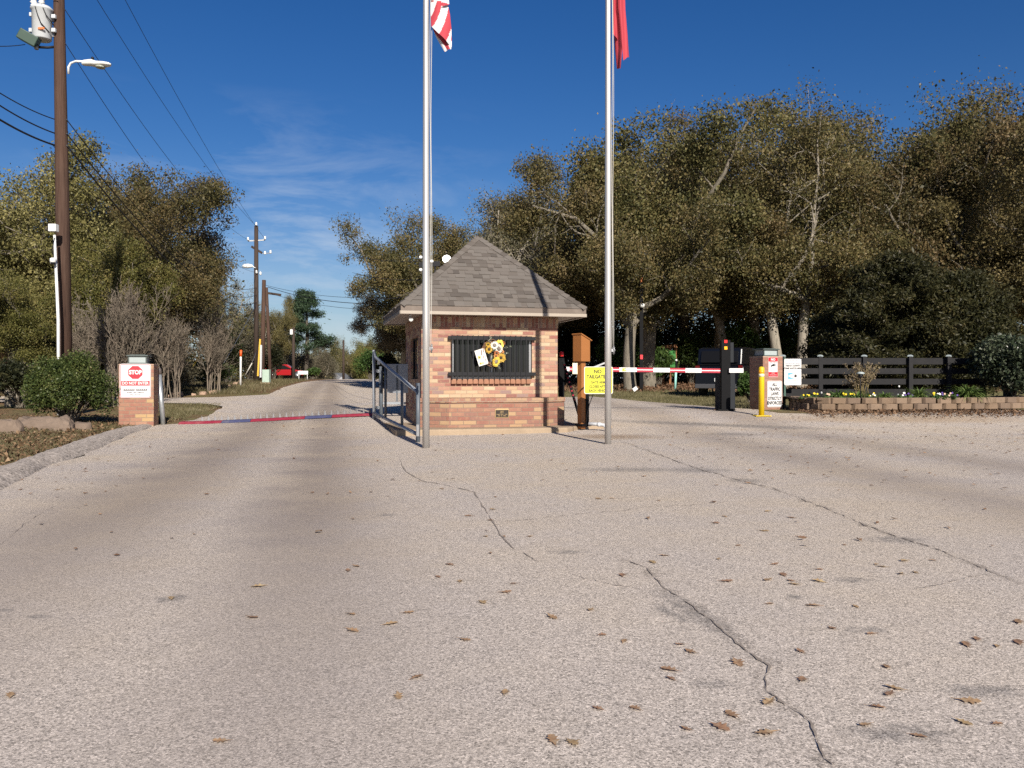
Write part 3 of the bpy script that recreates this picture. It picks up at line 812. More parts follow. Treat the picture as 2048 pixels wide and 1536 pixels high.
for px, py, dx, dz in ((981, 677, .02, .1), (1014, 694, .13, .02), (1011, 707, .09, .0), (998, 733, .03, -.1), (987, 700, .03, -.06), (979, 683, -.03, .05), (984, 713, .0, -.06)):
    V = []; p = hang(px, py, -.13); loc = Vector(((p-wc).dot(UX), (p-wc).dot(UY), p.z-wc.z))
    for k in range(16):
        q = loc+Vector((dx, 0, dz))*R.uniform(-.5, .6); e = R.normal(size=3)*.012
        V.append(leaf_quads(R, np.array([[q.x+e[0], q.y+e[1], q.z+e[2]]]), .034, .018)[0])
    quads('sprig', np.array(V), SPR, wr)
cc = hang(963, 714.5, -.13); cd = thing('greeting_card', 'tilted white card with printed sunflowers hung beside the wreath', 'card', cc, TH)
CARD = paint('white card', (.62, .59, .55), .6, var=.03); cd.rotation_euler = (0, rad(-17), TH)
MB().box((0, 0, 0), (.205, .004, .33)).build('card_sheet', CARD, cd, bevel=.004)
INK = paint('grey ink', (.28, .28, .30), .7, var=.1, bump=0); YP = paint('printed yellow', (.70, .50, .14), .7, var=.15); BP = paint('printed brown', (.16, .09, .05), .7)
mb = MB()
for k in range(11):
    z = .09-.018*k; a = (-.02 if k > 1 else -.08)+R.uniform(0, .01); n = int((.085-a)/.011)
    for i in range(n):
        if R.random() < .82: mb.box((a+i*.011, -.0028, z), (.007, .0008, .004))
mb.build('lettering', INK, cd)
for name, x, z, r in (('printed_sunflower', -.045, .01, .042), ('printed_sunflower', -.055, -.118, .034), ('printed_sunflower', -.005, -.122, .022)):
    o_ = MB().prism([(x+r*(1 if k % 2 else .72)*math.cos(2*PI*k/24), z+r*(1 if k % 2 else .72)*math.sin(2*PI*k/24)) for k in range(24)], -.0032, -.0025, 'y').build(name, YP, cd)
    MB().prism([(x+r*.4*math.cos(2*PI*k/12), z+r*.4*math.sin(2*PI*k/12)) for k in range(12)], -.0040, -.0034, 'y').build('printed_centre', BP, o_)
# ================================================================ flagpoles and flags
ALP = NT('brushed aluminium pole'); 
_o = ALP.obj(); _s = ALP.n('Mapping'); ALP.link(_o, _s.inputs[0]); _s.inputs['Scale'].default_value = (60, 60, 1.2)
_f = ALP.noise(_s.outputs[0], 1.0, 4.0)
ALP.base(ALP.mix(_f, (.40, .385, .37), (.52, .50, .485)), .4, .55); ALP.set(ALP.b.inputs['Roughness'], ALP.math('MULTIPLY_ADD', _f, .12, .33))
ROPE = paint('halyard rope', (.50, .48, .44), .9, var=.15)
def flagpole(px, py, label, r, seed):
    b = gnd(px, py); t_ = thing('flagpole', label, 'flagpole', b)
    MB().lathe([(r, -.1), (r, 2.0), (r*.86, 6.0), (r*.80, 7.5), (r*.66, 9.6)], n=28).build('pole', ALP.m, t_)
    MB().lathe([(r*.7, 9.6), (.03, 9.62), (.03, 9.66), (.075, 9.69), (.1, 9.76), (.075, 9.83), (0, 9.86)], n=16).build('finial', paint('gold ball', (.6, .42, .1), .3, .9), t_)
    cz = 1.55; mb = MB().box((r+.012, -.02, cz), (.03, .03, .05))
    mb.tube([(r+.035, -.02, cz-.07), (r+.03, -.02, cz-.02), (r+.03, -.02, cz+.02), (r+.04, -.02, cz+.075)], .009, 6)
    for k in range(5): mb.tube([(r+.03+R.normal()*.012, -.035+R.normal()*.01, cz+.05), (r+.045+R.normal()*.012, -.04, cz), (r+.03+R.normal()*.012, -.03, cz-.06)], .005, 5)
    mb.build('cleat', STEEL, t_)
    mb = MB()
    for dx in (.012, .03):
        mb.tube([(r+dx+.008*math.sin(z*1.7+seed+dx*80), -.012, z) for z in np.linspace(cz, 9.5, 30)], .0045, 5)
    mb.build('halyard', ROPE, t_)
    return t_, b
fp1, b1 = flagpole(852, 896, 'tall aluminium flagpole beside the grey railing, flying the striped flag', .056, 0)
fp2, b2 = flagpole(1216, 888, 'tall aluminium flagpole beside the yellow sign, flying the plain red flag', .055, 2)
RED = NT('flag red cloth'); RED.base((.36, .035, .05), .8); WHC = NT('flag white cloth'); WHC.base((.60, .57, .58), .8); BLU = NT('flag blue cloth'); BLU.base((.03, .04, .16), .8)
def cloth(name, label, base, panels, mats):
    """limp folded flag: stacked pleats, each a curved sheet between a left and a right edge (metres from the pole, height)"""
    t_ = thing(name, label, 'flag', (base.x+.062, base.y, 6.0)); vs = []; fs = []; mi = []; nu, nv = 26, 40
    for L, Rr, dL, dR, bulge, st in panels:
        k = len(vs)
        for j in range(nv):
            v = j/(nv-1); q = v*(len(L)-1); i = min(int(q), len(L)-2); f = q-i
            a = [L[i][c]*(1-f)+L[i+1][c]*f for c in (0, 1)]; b = [Rr[i][c]*(1-f)+Rr[i+1][c]*f for c in (0, 1)]
            for u in np.linspace(0, 1, nu):
                y = dL*(1-u)+dR*u-bulge*math.sin(PI*u)+.012*math.sin(u*9+v*5)
                vs.append((a[0]+(b[0]-a[0])*u, y, a[1]+(b[1]-a[1])*u-6.0))
        for j in range(nv-1):
            for i in range(nu-1):
                fs.append((k+j*nu+i, k+j*nu+i+1, k+(j+1)*nu+i+1, k+(j+1)*nu+i)); mi.append(st(i/nu, j/nv))
    mb = MB(); mb.add(vs, fs, 0, True); mb.mi = mi; mb.build('cloth', mats, t_, recalc=False); return t_
def fz(py): return CZ+(HY-py)/F*13.3
def sx_(p): return p/4.096/F*13.3   # flag outlines measured on an enlargement
def fo_(pts, x0): return [(sx_(p[0]-x0), fz(p[1]/4.096)) for p in pts]
X1 = 226
stripe = lambda a, b, c: (lambda u, v: int(math.floor(u*a+v*b+c)) % 2)
cloth('flag', 'limp flag with red and white stripes hanging on the flagpole by the grey railing', b1, [
    (fo_([(228, -900), (230, -400), (232, 150), (236, 212)], X1), fo_([(350, -900), (362, -400), (372, 60), (380, 140)], X1), .03, -.03, .05, stripe(3.0, -7.5, 1.3)),
    (fo_([(236, 130), (234, 210), (236, 270), (240, 322)], X1), fo_([(364, 118), (384, 210), (396, 330), (397, 470)], X1), -.05, .02, .05, stripe(2.9, 2.0, 1.05)),
    (fo_([(240, 300), (270, 375), (305, 440), (340, 500)], X1), fo_([(395, 330), (397, 400), (398, 450), (392, 482)], X1), .07, .03, .03, stripe(2.6, -1.3, 0.2))], [RED.m, WHC.m])
X2 = 1714
cloth('flag', 'limp plain red flag hanging on the flagpole by the yellow sign', b2, [
    (fo_([(1716, -900), (1718, -300), (1724, 120), (1726, 200)], X2), fo_([(1745, -900), (1755, -300), (1764, 120), (1772, 260)], X2), .02, .05, .03, lambda u, v: 0),
    (fo_([(1722, -900), (1728, 0), (1745, 300), (1762, 480)], X2), fo_([(1755, -900), (1765, 0), (1800, 330), (1785, 505)], X2), .10, -.06, .0, lambda u, v: 0),
    (fo_([(1750, -900), (1762, 0), (1790, 250), (1806, 440)], X2), fo_([(1805, -900), (1830, 0), (1850, 220), (1862, 392)], X2), -.06, .03, .03, lambda u, v: 0)], [RED.m])

# ================================================================ grey railing and the sign frame behind it
GRY = paint('blue grey pipe paint', (.085, .10, .12), .45, var=.12, dirt=(.12, .10, .09))
GRL = paint('light grey pipe paint', (.25, .27, .30), .4, var=.12, dirt=(.2, .18, .16))
na, fa = gnd(836, 884), gnd(748, 838)
rl = thing('pipe_railing', 'grey pipe railing with sloping top rail between the spike strip and the left flagpole', 'railing', fa)
def lerp_at(f, py):
    d = na.y+(fa.y-na.y)*f; x = na.x+(fa.x-na.x)*f; return Vector((x, d, CZ+(HY-py)/F*d))
n_t, f_t = lerp_at(0, 785), lerp_at(1, 712); n_b, f_b = lerp_at(0, 869), lerp_at(1, 826)
MB().tube([Vector((na.x, na.y, -.1)), lerp_at(0, 766)], .036, 12).build('post', GRY, rl, world=True)
MB().tube([Vector((fa.x, fa.y, -.1)), lerp_at(1, 700)], .036, 12).build('post', GRL, rl, world=True)
MB().tube([n_t, n_t.lerp(f_t, .95), lerp_at(1, 704)], .034, 12).build('top_rail', GRL, rl, world=True)
MB().tube([n_b, f_b], .034, 12).build('bottom_rail', GRL, rl, world=True)
for f in (.30, .68):
    MB().tube([n_b.lerp(f_b, f), n_t.lerp(f_t, f)], .027, 10).build('baluster', GRY, rl, world=True)
MB().box(lerp_at(.93, 728)+Vector((.05, 0, .03)), (.05, .05, .09)).build('bracket', WHT, rl, world=True)
MB().box(Vector((na.x, na.y-.04, .2)), (.05, .03, .2)).build('hinge_plate', STEEL, rl, world=True)
g2 = gp(762, 18.9)
sf_ = thing('sign_frame', 'grey metal sign seen from behind on a frame beside the gatehouse left wall', 'sign', g2)
dd = 18.9
MB().tube([Vector((at(762, 0, dd).x, dd, -.05)), at(762, 733, dd)], .045, 10).build('post', GRY, sf_, world=True)
for py in (745, 776): MB().bar(at(764, py, dd), at(818, py, dd), .03, .035).build('rail', GRY, sf_, world=True)
MB().box(at(797, 757, dd)+Vector((0, -.06, 0)), (mm(44, dd), .012, mm(58, dd))).build('sign_back', paint('bare sign metal', (.25, .26, .285), .4, .4, var=.08), sf_, world=True, bevel=.004)
MB().bar(at(795, 731, dd)+Vector((0, -.09, 0)), at(795, 803, dd)+Vector((0, -.09, 0)), .03).build('stand', GRY, sf_, world=True)
MB().bar(at(768, 806, dd)+Vector((0, -.09, 0)), at(812, 806, dd)+Vector((0, -.09, 0)), .10, .05).build('base_beam', GRL, sf_, world=True)
for py in (742, 815): MB().box(at(756, py, dd), (.09, .06, .07)).build('hinge', GRL, sf_, world=True)

# ================================================================ spike strip
RD = paint('worn red road paint', (.23, .02, .04), .6, var=.25, scale=5, dirt=(.30, .12, .11)); BLS = paint('worn blue road paint', (.055, .06, .13), .6, var=.25, scale=5, dirt=(.2, .18, .18))
A_, B_ = gnd(362, 848), gnd(746, 831)
ss = thing('spike_strip', 'red and blue tyre spike strip across the exit lane', 'spike strip', A_)
dv = B_-A_; segs = [(0, .22, 0), (.22, .37, 1), (.37, .65, 0), (.65, .79, 1), (.79, 1.0, 0)]
dl = Vector((dv.x, dv.y, 0)).normalized(); nn = Vector((-dl.y, dl.x, 0))
for a, b, k in segs:
    pa, pb = A_+dv*(a+.001), A_+dv*(b-.001); mb = MB()
    vs = []
    n = 8
    for i in range(n+1):
        p = pa.lerp(pb, i/n); z = hgt(p.x, p.y)
        for o_, h_ in ((-.20, .002), (-.11, .055), (.11, .06), (.20, .002)):
            vs.append((p.x+nn.x*o_, p.y+nn.y*o_, z+h_))
    mb.add(vs, [(i*4+j, i*4+j+1, (i+1)*4+j+1, (i+1)*4+j) for i in range(n) for j in range(3)]+[(0, 1, 2, 3), (4*n+3, 4*n+2, 4*n+1, 4*n)])
    mb.build('ramp_section', BLS if k else RD, ss, world=True)
for k in range(27):
    f = .10+.88*k/26; p = A_+dv*f+nn*.13; z = hgt(p.x, p.y)
    mb = MB(); h_ = .14
    mb.prism([(-.03, 0), (.03, 0), (.012, h_*.6), (-.014, h_), (-.016, h_*.5)], -.006, .006, 'y')
    M = Matrix.Translation((p.x, p.y, z+.04)) @ Matrix.Rotation(math.atan2(dl.y, dl.x)+.5, 4, 'Z')
    mb.xf(M).build('spike', STEEL, ss, world=True)

# ================================================================ brick pillars with lanterns and their signs
PBR = brickmat('pillar brick', [(.25, .10, .07), (.28, .14, .09), (.23, .085, .06), (.26, .12, .08), (.37, .24, .11), (.24, .095, .065), (.30, .16, .105), (.21, .08, .06)], h=.083, w=.235, mortar=(.25, .185, .135))
FROST = paint('frosted lantern panel', (.30, .34, .34), .35, var=.08)
LCAP = paint('lantern bronze green', (.055, .07, .065), .5, var=.2)
def pillar(p, w_, d_, h_, rz, label, llabel, lw):
    t_ = thing('brick_pillar', label, 'pillar', p, rz)
    MB().box((0, 0, h_/2-.1), (w_, d_, h_+.2)).build('shaft', PBR, t_, uv=True, bevel=.004)
    for x in (-1, 1):
        pass
    MB().box((0, 0, h_+.012), (w_*1.0, d_*1.0, .022)).build('mortar_cap', paint('mortar cap', (.40, .27, .20), .9, var=.2), t_)
    l = thing('pillar_lantern', llabel, 'lantern', p+Vector((0, 0, h_+.024)), rz)
    MB().box((0, 0, .015), (lw*1.05, lw*1.05, .03)).build('base', LCAP, l)
    MB().box((0, 0, .10), (lw*.9, lw*.9, .14)).build('diffuser', FROST, l)
    mb = MB()
    for a in (-1, 1):
        for b in (-1, 1): mb.box((a*lw*.455, b*lw*.455, .10), (.025, .025, .14))
    mb.build('corner_bar', LCAP, l)
    MB().box((0, 0, .186), (lw*1.12, lw*1.12, .03)).box((0, 0, .208), (lw*.8, lw*.8, .014)).build('cap', LCAP, l, bevel=.006)
    return t_
lp = gnd(261, 851); RZL = rad(-13)
lw_ = mm(64, lp.y)
pl_ = pillar(lp+Vector((.03, .35, 0)), .72, .62, mm(121, lp.y), rad(14), 'brick pillar carrying the stop sign, beside the round green bush', 'square frosted lantern on top of the stop sign pillar', .40)
PANW = paint('white sign sheet', (.60, .575, .58), .4, var=.04, bump=0); SRED = paint('sign red', (.36, .022, .035), .4, var=.06, bump=0); SBLK = paint('sign black', (.02, .02, .022), .5, bump=0)
SWHT = paint('sign white print', (.60, .585, .58), .4, var=.03, bump=0)
# stop sign (front of the left pillar)
def on_face(parent, x, y, z):  # world point from a parent's local
    return world_matrix(parent) @ Vector((x, y, z))
def sign(name, label, parent_pt, rz, w_, h_, r_, mat, tilt=0.0, border=None, bw=.012, inset=.014, cat='sign'):
    t_ = thing(name, label, cat, parent_pt, rz); t_.rotation_euler = (0, tilt, rz)
    MB().prism(rrect(w_, h_, r_), -.003, .001, 'y').build('plate', mat, t_)
    if border:
        mb = MB(); ring_mesh(mb, rrect(w_-2*inset, h_-2*inset, max(.006, r_-inset)), rrect(w_-2*inset-2*bw, h_-2*inset-2*bw, max(.004, r_-inset-bw)), -.0042, -.0032); mb.build('border', border, t_)
    return t_
fpx = on_face(pl_, -.02, -.326, .92)
ww, hh = .64, .755
st = sign('stop_sign', 'white stop, do not enter sign on the left brick pillar', on_face(pl_, -.015, -.326, mm(851-766, 19.2)), rad(14), ww, hh, .05, PANW, border=SRED, bw=.011, inset=.012)
oc = [(.15*math.cos(rad(22.5+45*k))*1.06, .185+.155*math.sin(rad(22.5+45*k))) for k in range(8)]
o_ = MB().prism(oc, -.0046, -.0036, 'y').build('octagon', SRED, st)
lettering([('STOP', .125, 0, .185, .86, .006)], SWHT, st, -.0056)
MB().box((0, -.0042, -.055), (ww-.06, .0012, .105)).build('band', SRED, st)
lettering([('DO NOT ENTER', .088, 0, -.055, .84, .0025)], SWHT, st, -.0056)
mb = MB()
for g_ in (-.13, .13):
    for k in range(6):
        x = g_-.10+.04*k; mb.prism([(x-.018, -.205), (x+.02, -.205), (x+.004, -.175)], -.0046, -.0036, 'y')
    mb.box((g_, -.0041, -.212), (.23, .001, .012))
mb.build('spike_pictogram', SBLK, st)
lettering([('SEVERE TIRE DAMAGE', .040, 0, -.262, .9, .001), ('WILL OCCUR', .040, 0, -.312, .9, .001)], SBLK, st, -.0046)
# leaning post
lpb = gnd(327, 848); l_ = thing('marker_post', 'short grey galvanised post leaning beside the stop sign pillar', 'post', lpb)
ltop = at(317, 738, lpb.y)
MB().tube([lpb+Vector((0, 0, -.1)), lpb.lerp(ltop, .9)], .055, 12).build('pipe', paint('galvanised pipe', (.42, .44, .46), .35, .6, var=.15), l_, world=True)
MB().tube([lpb.lerp(ltop, .9), lpb.lerp(ltop, 1.0), lpb.lerp(ltop, 1.03)], [.06, .06, .03], 12).build('cap', paint('rusted cap', (.16, .13, .12), .6, .4, var=.3), l_, world=True)

# right pillar
rp_ = gp(1537, 23.0); rp_.z = .26
RB = brickmat('brown pillar brick', [(.24, .11, .08), (.27, .135, .095), (.22, .095, .068), (.25, .12, .085), (.29, .155, .11)], h=.083, w=.235, mortar=(.24, .17, .13))  # brown brick mix of the right pillar, fewer tones than the left
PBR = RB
RZR = rad(-27)
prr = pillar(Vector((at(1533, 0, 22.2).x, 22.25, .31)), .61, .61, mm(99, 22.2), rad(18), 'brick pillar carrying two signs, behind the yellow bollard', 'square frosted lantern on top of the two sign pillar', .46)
LRED = paint('bright sign red', (.44, .015, .025), .4, var=.05, bump=0)
zf = lambda py: CZ+(HY-py)/F*21.9-.31
s1 = sign('trespass_sign', 'white and red no trespassing camera sign high on the right brick pillar', on_face(prr, .0, -.313, zf(734.5)), rad(18), .30, .53, .03, SWHT, border=LRED, bw=.008, inset=.004)
MB().box((0, -.0042, .205), (.276, .0012, .095)).build('band', LRED, s1); lettering([('NO', .085, 0, .205, 1, .003)], SWHT, s1, -.0056)
lettering([('TRESPASSING', .044, 0, .137, .92, .001)], LRED, s1, -.0046)
mb = MB(); mb.prism([(-.075, .0), (.015, .035), (.05, .03), (.055, -.01), (.0, -.035), (-.05, -.02)], -.0046, -.0036, 'y'); mb.prism([(-.09, -.05), (-.05, -.06), (-.03, -.02), (-.05, -.02)], -.0046, -.0036, 'y')
ring_mesh(mb, [(.055+.035*math.cos(2*PI*k/14), .008+.04*math.sin(2*PI*k/14)) for k in range(14)], [(.055+.022*math.cos(2*PI*k/14), .008+.026*math.sin(2*PI*k/14)) for k in range(14)], -.0046, -.0036)
for v in mb.v: v.z += .055
mb.build('camera_pictogram', SBLK, s1)
lettering([('THIS PROPERTY IS', .027, 0, -.045, 1, 0), ('UNDER 24 HOUR', .027, 0, -.08, 1, 0)], SBLK, s1, -.0046)
MB().box((0, -.0042, -.185), (.276, .0012, .12)).build('band', LRED, s1); lettering([('VIDEO', .036, 0, -.155, 1, 0), ('SURVEILLANCE', .032, 0, -.205, 1, 0)], SWHT, s1, -.0056)
s2 = sign('traffic_sign', 'white all traffic laws strictly enforced sign low on the right brick pillar', on_face(prr, .05, -.313, zf(788)), rad(18), .46, .70, .04, SWHT, border=SBLK, bw=.008, inset=.016)
lettering([(w_, .118, 0, .245-.122*k, .78, .005) for k, w_ in enumerate(('ALL', 'TRAFFIC', 'LAWS', 'STRICTLY', 'ENFORCED'))], SBLK, s2, -.0046)
# warning sign on a green post
wd_ = 22.45; wb = gp(1584, wd_)
GPST = paint('green channel post', (.05, .10, .08), .5, .3, var=.15)
wpx = at(1566, 0, wd_).x
s3 = sign('warning_sign', 'white crime watch warning sign with blue eye, right of the brick pillar', Vector((at(1585.5, 0, wd_).x, wd_, CZ+(HY-744)/F*wd_)), rad(-3), mm(33.5, wd_), mm(52.5, wd_), .03, SWHT)
W_, H_ = mm(33.5, wd_), mm(52.5, wd_)
MB().box((-.45*W_, .03, -H_*.15-.35), (.045, .03, H_+1.0)).build('post', GPST, s3)
GRB = paint('sign grey band', (.30, .30, .33), .4, var=.05, bump=0); SBL = paint('sign blue', (.10, .33, .55), .4, var=.05, bump=0)
MB().box((0, -.0042, H_*.375), (W_*.88, .0012, H_*.16)).build('band', GRB, s3); lettering([('WARNING', .098, 0, H_*.375, .84, .006)], SWHT, s3, -.0056)
lettering([('THIS IS A COUNTY', .058, 0, H_*.235, .8, .0035), ('CRIME WATCH AREA', .062, 0, H_*.135, .78, .0035)], SBLK, s3, -.0046)
MB().box((0, -.0042, -.15*H_), (W_*.56, .0012, H_*.24)).build('eye_panel', SBL, s3)
ey = [(-W_*.26, -.15*H_)]+[(-W_*.26+W_*.52*k/10, -.15*H_+H_*.105*math.sin(PI*min(1, k/10*.62+.02))) for k in range(11)]+[(-W_*.26+W_*.52*k/10, -.15*H_-H_*.105*math.sin(PI*min(1, k/10*.62+.02))) for k in range(10, -1, -1)]
MB().prism(ey, -.0056, -.0046, 'y').build('eye_white', SWHT, s3); MB().prism([(W_*.16+.035*math.cos(2*PI*k/16), -.15*H_+.04*math.sin(2*PI*k/16)) for k in range(16)], -.0066, -.0058, 'y').build('pupil', SBLK, s3)
lettering([('ALL SUSPICIOUS PERSONS AND', .029, 0, -H_*.325, .78, 0), ('ACTIVITIES ARE IMMEDIATELY', .029, 0, -H_*.385, .78, 0), ('REPORTED TO SHERIFF', .029, 0, -H_*.445, .78, 0), ('NEIGHBORS LOOK OUT FOR YOU', .024, 0, H_*.045, .8, 0)], paint('sign small print', (.16, .16, .17), .5, bump=0), s3, -.0046)

# bollard
YB = paint('yellow bollard sleeve', (.58, .40, .008), .4, var=.06, scale=3, dirt=(.45, .33, .06))
bb = gnd(1523, 832); bo = thing('bollard', 'yellow steel bollard in front of the right brick pillar', 'bollard', bb)
rb = mm(5.6, bb.y); hb = mm(98, bb.y)
MB().lathe([(rb, .0), (rb, hb*.97), (rb*.9, hb*.99), (rb*.55, hb*1.005), (0, hb*1.01)], n=24).build('sleeve', YB, bo)
MB().box((0, 0, .008), (.36, .36, .02)).build('base_plate', YB, bo, bevel=.004)
mb = MB()
for a in (-1, 1):
    for b in (-1, 1): mb.lathe([(.014, 0), (.014, .02), (0, .024)], (a*.14, b*.14, .018), 6)
mb.build('anchor_bolt', STEEL, bo)
MB().lathe([(rb*1.02, hb*.87), (rb*1.02, hb*.93)], n=24).build('amber_band', paint('amber reflective band', (.75, .33, .01), .35, var=.05), bo)
mb = MB()
for k in range(9):
    a0 = rad(-100+k*9); 
mb.lathe([(rb*1.015, hb*.80), (rb*1.015, hb*.86)], n=24); mb.build('sticker_band', paint('peeling sticker', (.62, .58, .40), .6, var=.15, scale=20), bo)

# ================================================================ barrier gate
BKG = paint('black gate paint', (.005, .005, .006), .65, var=.2, spec=.1); DKG = paint('charcoal cabinet', (.017, .019, .023), .6, var=.15, spec=.15)
gb = gnd(1450, 821); gd = gb.y
gt = thing('barrier_gate', 'black barrier gate with lowered red and white arm across the entry lane', 'barrier gate', gb)
MB().box(Vector((gb.x, gd, gb.z+mm(70, gd)-.05)), (mm(18, gd), .20, mm(141, gd)+.1)).build('post', BKG, gt, world=True, bevel=.008)
MB().box(Vector((gb.x, gd, gb.z+.02)), (.42, .38, .04)).build('base_plate', BKG, gt, world=True)
for py, nm, c in ((683, 'red_lamp', (.62, .02, .02)), (696, 'amber_lamp', (.85, .38, .01))):
    MB().box(at(1451.5, py, gd-.105), (mm(6, gd), .02, mm(6, gd))).build(nm, paint(nm, c, .25, var=.03, bump=0), gt, world=True)
cb = at(1450, 775, gd+.75)
MB().box(cb+Vector((0, 0, -.05)), (mm(34, gd), .32, mm(88, gd)), Matrix.Rotation(rad(8), 3, 'Z')).build('cabinet', DKG, gt, world=True, bevel=.015)
MB().box(at(1461, 705, gd+.3), (.12, .15, .5)).build('bracket', DKG, gt, world=True)
AL, AR = at(1130, 738, 20.6), at(1440, 741.5, gd-.16)
SRW = paint('reflective red', (.34, .02, .04), .35, var=.08, bump=0); SWW = paint('reflective white', (.62, .61, .61), .35, var=.04, bump=0)
cuts = [0, .05, .175, .225, .326, .425, .52, .617, .718, .81, .905, 1.0]
edges = [1130, 1139, 1173, 1207, 1239, 1274, 1307, 1340, 1371, 1403, 1440]
cols = [0, 1, 0, 1, 0, 1, 0, 1, 0, 1]
arm = MB(); hw = .085
for a, b, k in zip(edges, edges[1:], cols):
    p, q = AL.lerp(AR, (a-1130)/310.0), AL.lerp(AR, (b-1130)/310.0)
    arm.bar(p, q, .04, .108, 1 if k else 0)
ao = arm.build('arm', [SWW, SRW], gt, world=True)
MB().bar(AL+Vector((.0, -.024, .0)), AR+Vector((0, -.024, 0)), .006, .022).build('white_stripe', SWW, ao, world=True)
MB().box(AL.lerp(AR, .384)+Vector((0, -.024, 0)), (.10, .006, .07)).build('maker_sticker', paint('yellow sticker', (.62, .42, .02), .5, var=.1), ao, world=True)
MB().bar(at(1458, 741, gd-.16), at(1486, 741, gd-.10), .05, mm(8.5, gd)).build('counterweight_arm', SWW, gt, world=True)
MB().box(at(1150, 737, 20.55), (mm(10, 20.5), .03, mm(22, 20.5))).build('end_reflector', paint('cream reflector', (.72, .64, .45), .4, var=.06), gt, world=True)
# black post with red lamp and folded arm by the gatehouse
pb = at(1123, 850, 17.6); pb.z = .1
bp = thing('gate_post', 'slim black gate post with red lamp and folded arm against the gatehouse right wall', 'gate post', pb)
dd = 18.3
MB().box2((at(1117.5, 0, dd).x, dd-.06, .0), (at(1128.5, 0, dd).x, dd+.06, CZ+(HY-716)/F*dd)).build('post', BKG, bp, world=True, bevel=.005)
MB().lathe([(.045, 0), (.05, .03), (.045, .09), (.02, .11), (0, .115)], at(1123, 713, dd), 12).build('red_lamp', paint('red_lamp', (.62, .02, .02)), bp, world=True)
fa_ = MB().bar(at(1125, 718, 17.9), at(1161, 842, 17.4), .05, .09).build('folded_arm', BKG, bp, world=True)
mb = MB()
for k in range(9):
    p = at(1125, 718, 17.9).lerp(at(1161, 842, 17.4), .1+.07*k); mb.box(p+Vector((0, -.052, 0)), (.03, .01, .03))
mb.build('reflector', SRW, fa_, world=True)
# orange kiosk
OR = paint('orange brown stained wood', (.27, .105, .03), .55, var=.16, scale=3.0)
kd = 16.75; kb = at(1163, 850, kd); kb.z = .117
kk = thing('kiosk_post', 'orange brown wooden box with slanted lid on a post right of the gatehouse', 'kiosk', kb, rad(39))
zk = lambda py: CZ+(HY-py)/F*kd-.117
w2 = .245
mb = MB(); mb.prism([(-w2/2, zk(723)), (w2/2, zk(723)), (w2/2, zk(681)), (-w2/2, zk(670))], -w2/2, w2/2, 'y'); mb.build('box', OR, kk, bevel=.004)
mb = MB(); mb.prism([(-w2/2-.015, zk(669.5)), (w2/2+.04, zk(682)), (w2/2+.04, zk(680)), (-w2/2-.015, zk(667))], -w2/2-.02, w2/2+.015, 'y'); mb.build('lid', OR, kk)
MB().box((0, 0, zk(790)), (.115, .115, zk(723)-zk(857))).build('post', OR, kk)
MB().box((.10, -.03, (zk(760))/2), (.085, .085, zk(760)+.02)).build('backing_post', BKG, kk)
MB().box((.03, -.02, .02), (.26, .22, .05)).build('base', BKG, kk, bevel=.01)
# yellow sign on its stake
YS = paint('yellow sign sheet', (.60, .57, .03), .4, var=.03, bump=0)
yd = 15.6; yc = at(1197, 760.5, yd); yw, yh = mm(58, yd), mm(54.5, yd)
ys = sign('tailgating_sign', 'yellow no tailgating sign on a thin bent stake, left of the right flagpole', yc, rad(4), yw, yh, .035, SWHT)
MB().prism(rrect(yw-.022, yh-.022, .028), -.0042, -.0032, 'y').build('face', YS, ys)
mb = MB(); ring_mesh(mb, rrect(yw-.04, yh-.04, .024), rrect(yw-.046, yh-.046, .021), -.0052, -.0044); mb.build('border', SBLK, ys)
lettering([('NO', .098, -.015, yh*.315, .95, .004), ('TAILGATING', .098, 0, yh*.125, .80, .004), ('GATE ARM', .067, -.01, -yh*.08, .86, .0022), ('CLOSES AFTER', .067, 0, -yh*.235, .82, .0022), ('EACH VEHICLE', .067, 0, -yh*.385, .82, .0022)], paint('olive black print', (.025, .025, .006), .5, bump=0), ys, -.0052)
sb = gnd(1172, 853)
st_ = [at(1172, 848, 15.9), at(1174, 830, 15.8), at(1179, 808, 15.72), at(1184, 795, 15.66), at(1187, 786, 15.63), at(1189, 760, 15.62)]
MB().tube(st_, .008, 6).build('stake', BLK, ys, world=True)
MB().bar(at(1187, 735, 15.64), at(1214, 724, 16.3), .012, .03).build('brace', WHT, ys, world=True)
# conduit elbow on the slab
PVC = paint('grey plastic conduit', (.46, .47, .49), .4, var=.08)
q = gnd(1195, 862); q.z = .07
cdt = thing('conduit_elbow', 'short grey plastic conduit elbow lying on the slab by the right flagpole', 'conduit', q)
mb = MB().tube([q+Vector((-.17, .06, .10)), q+Vector((.02, .0, .09)), q+Vector((.13, -.05, .075)), q+Vector((.17, -.1, .02)), q+Vector((.175, -.11, -.07))], .036, 10); mb.build('pipe', PVC, cdt, world=True)
MB().tube([q+Vector((.0, .005, .091)), q+Vector((.06, -.02, .086))], .044, 10).build('coupling', PVC, cdt, world=True)
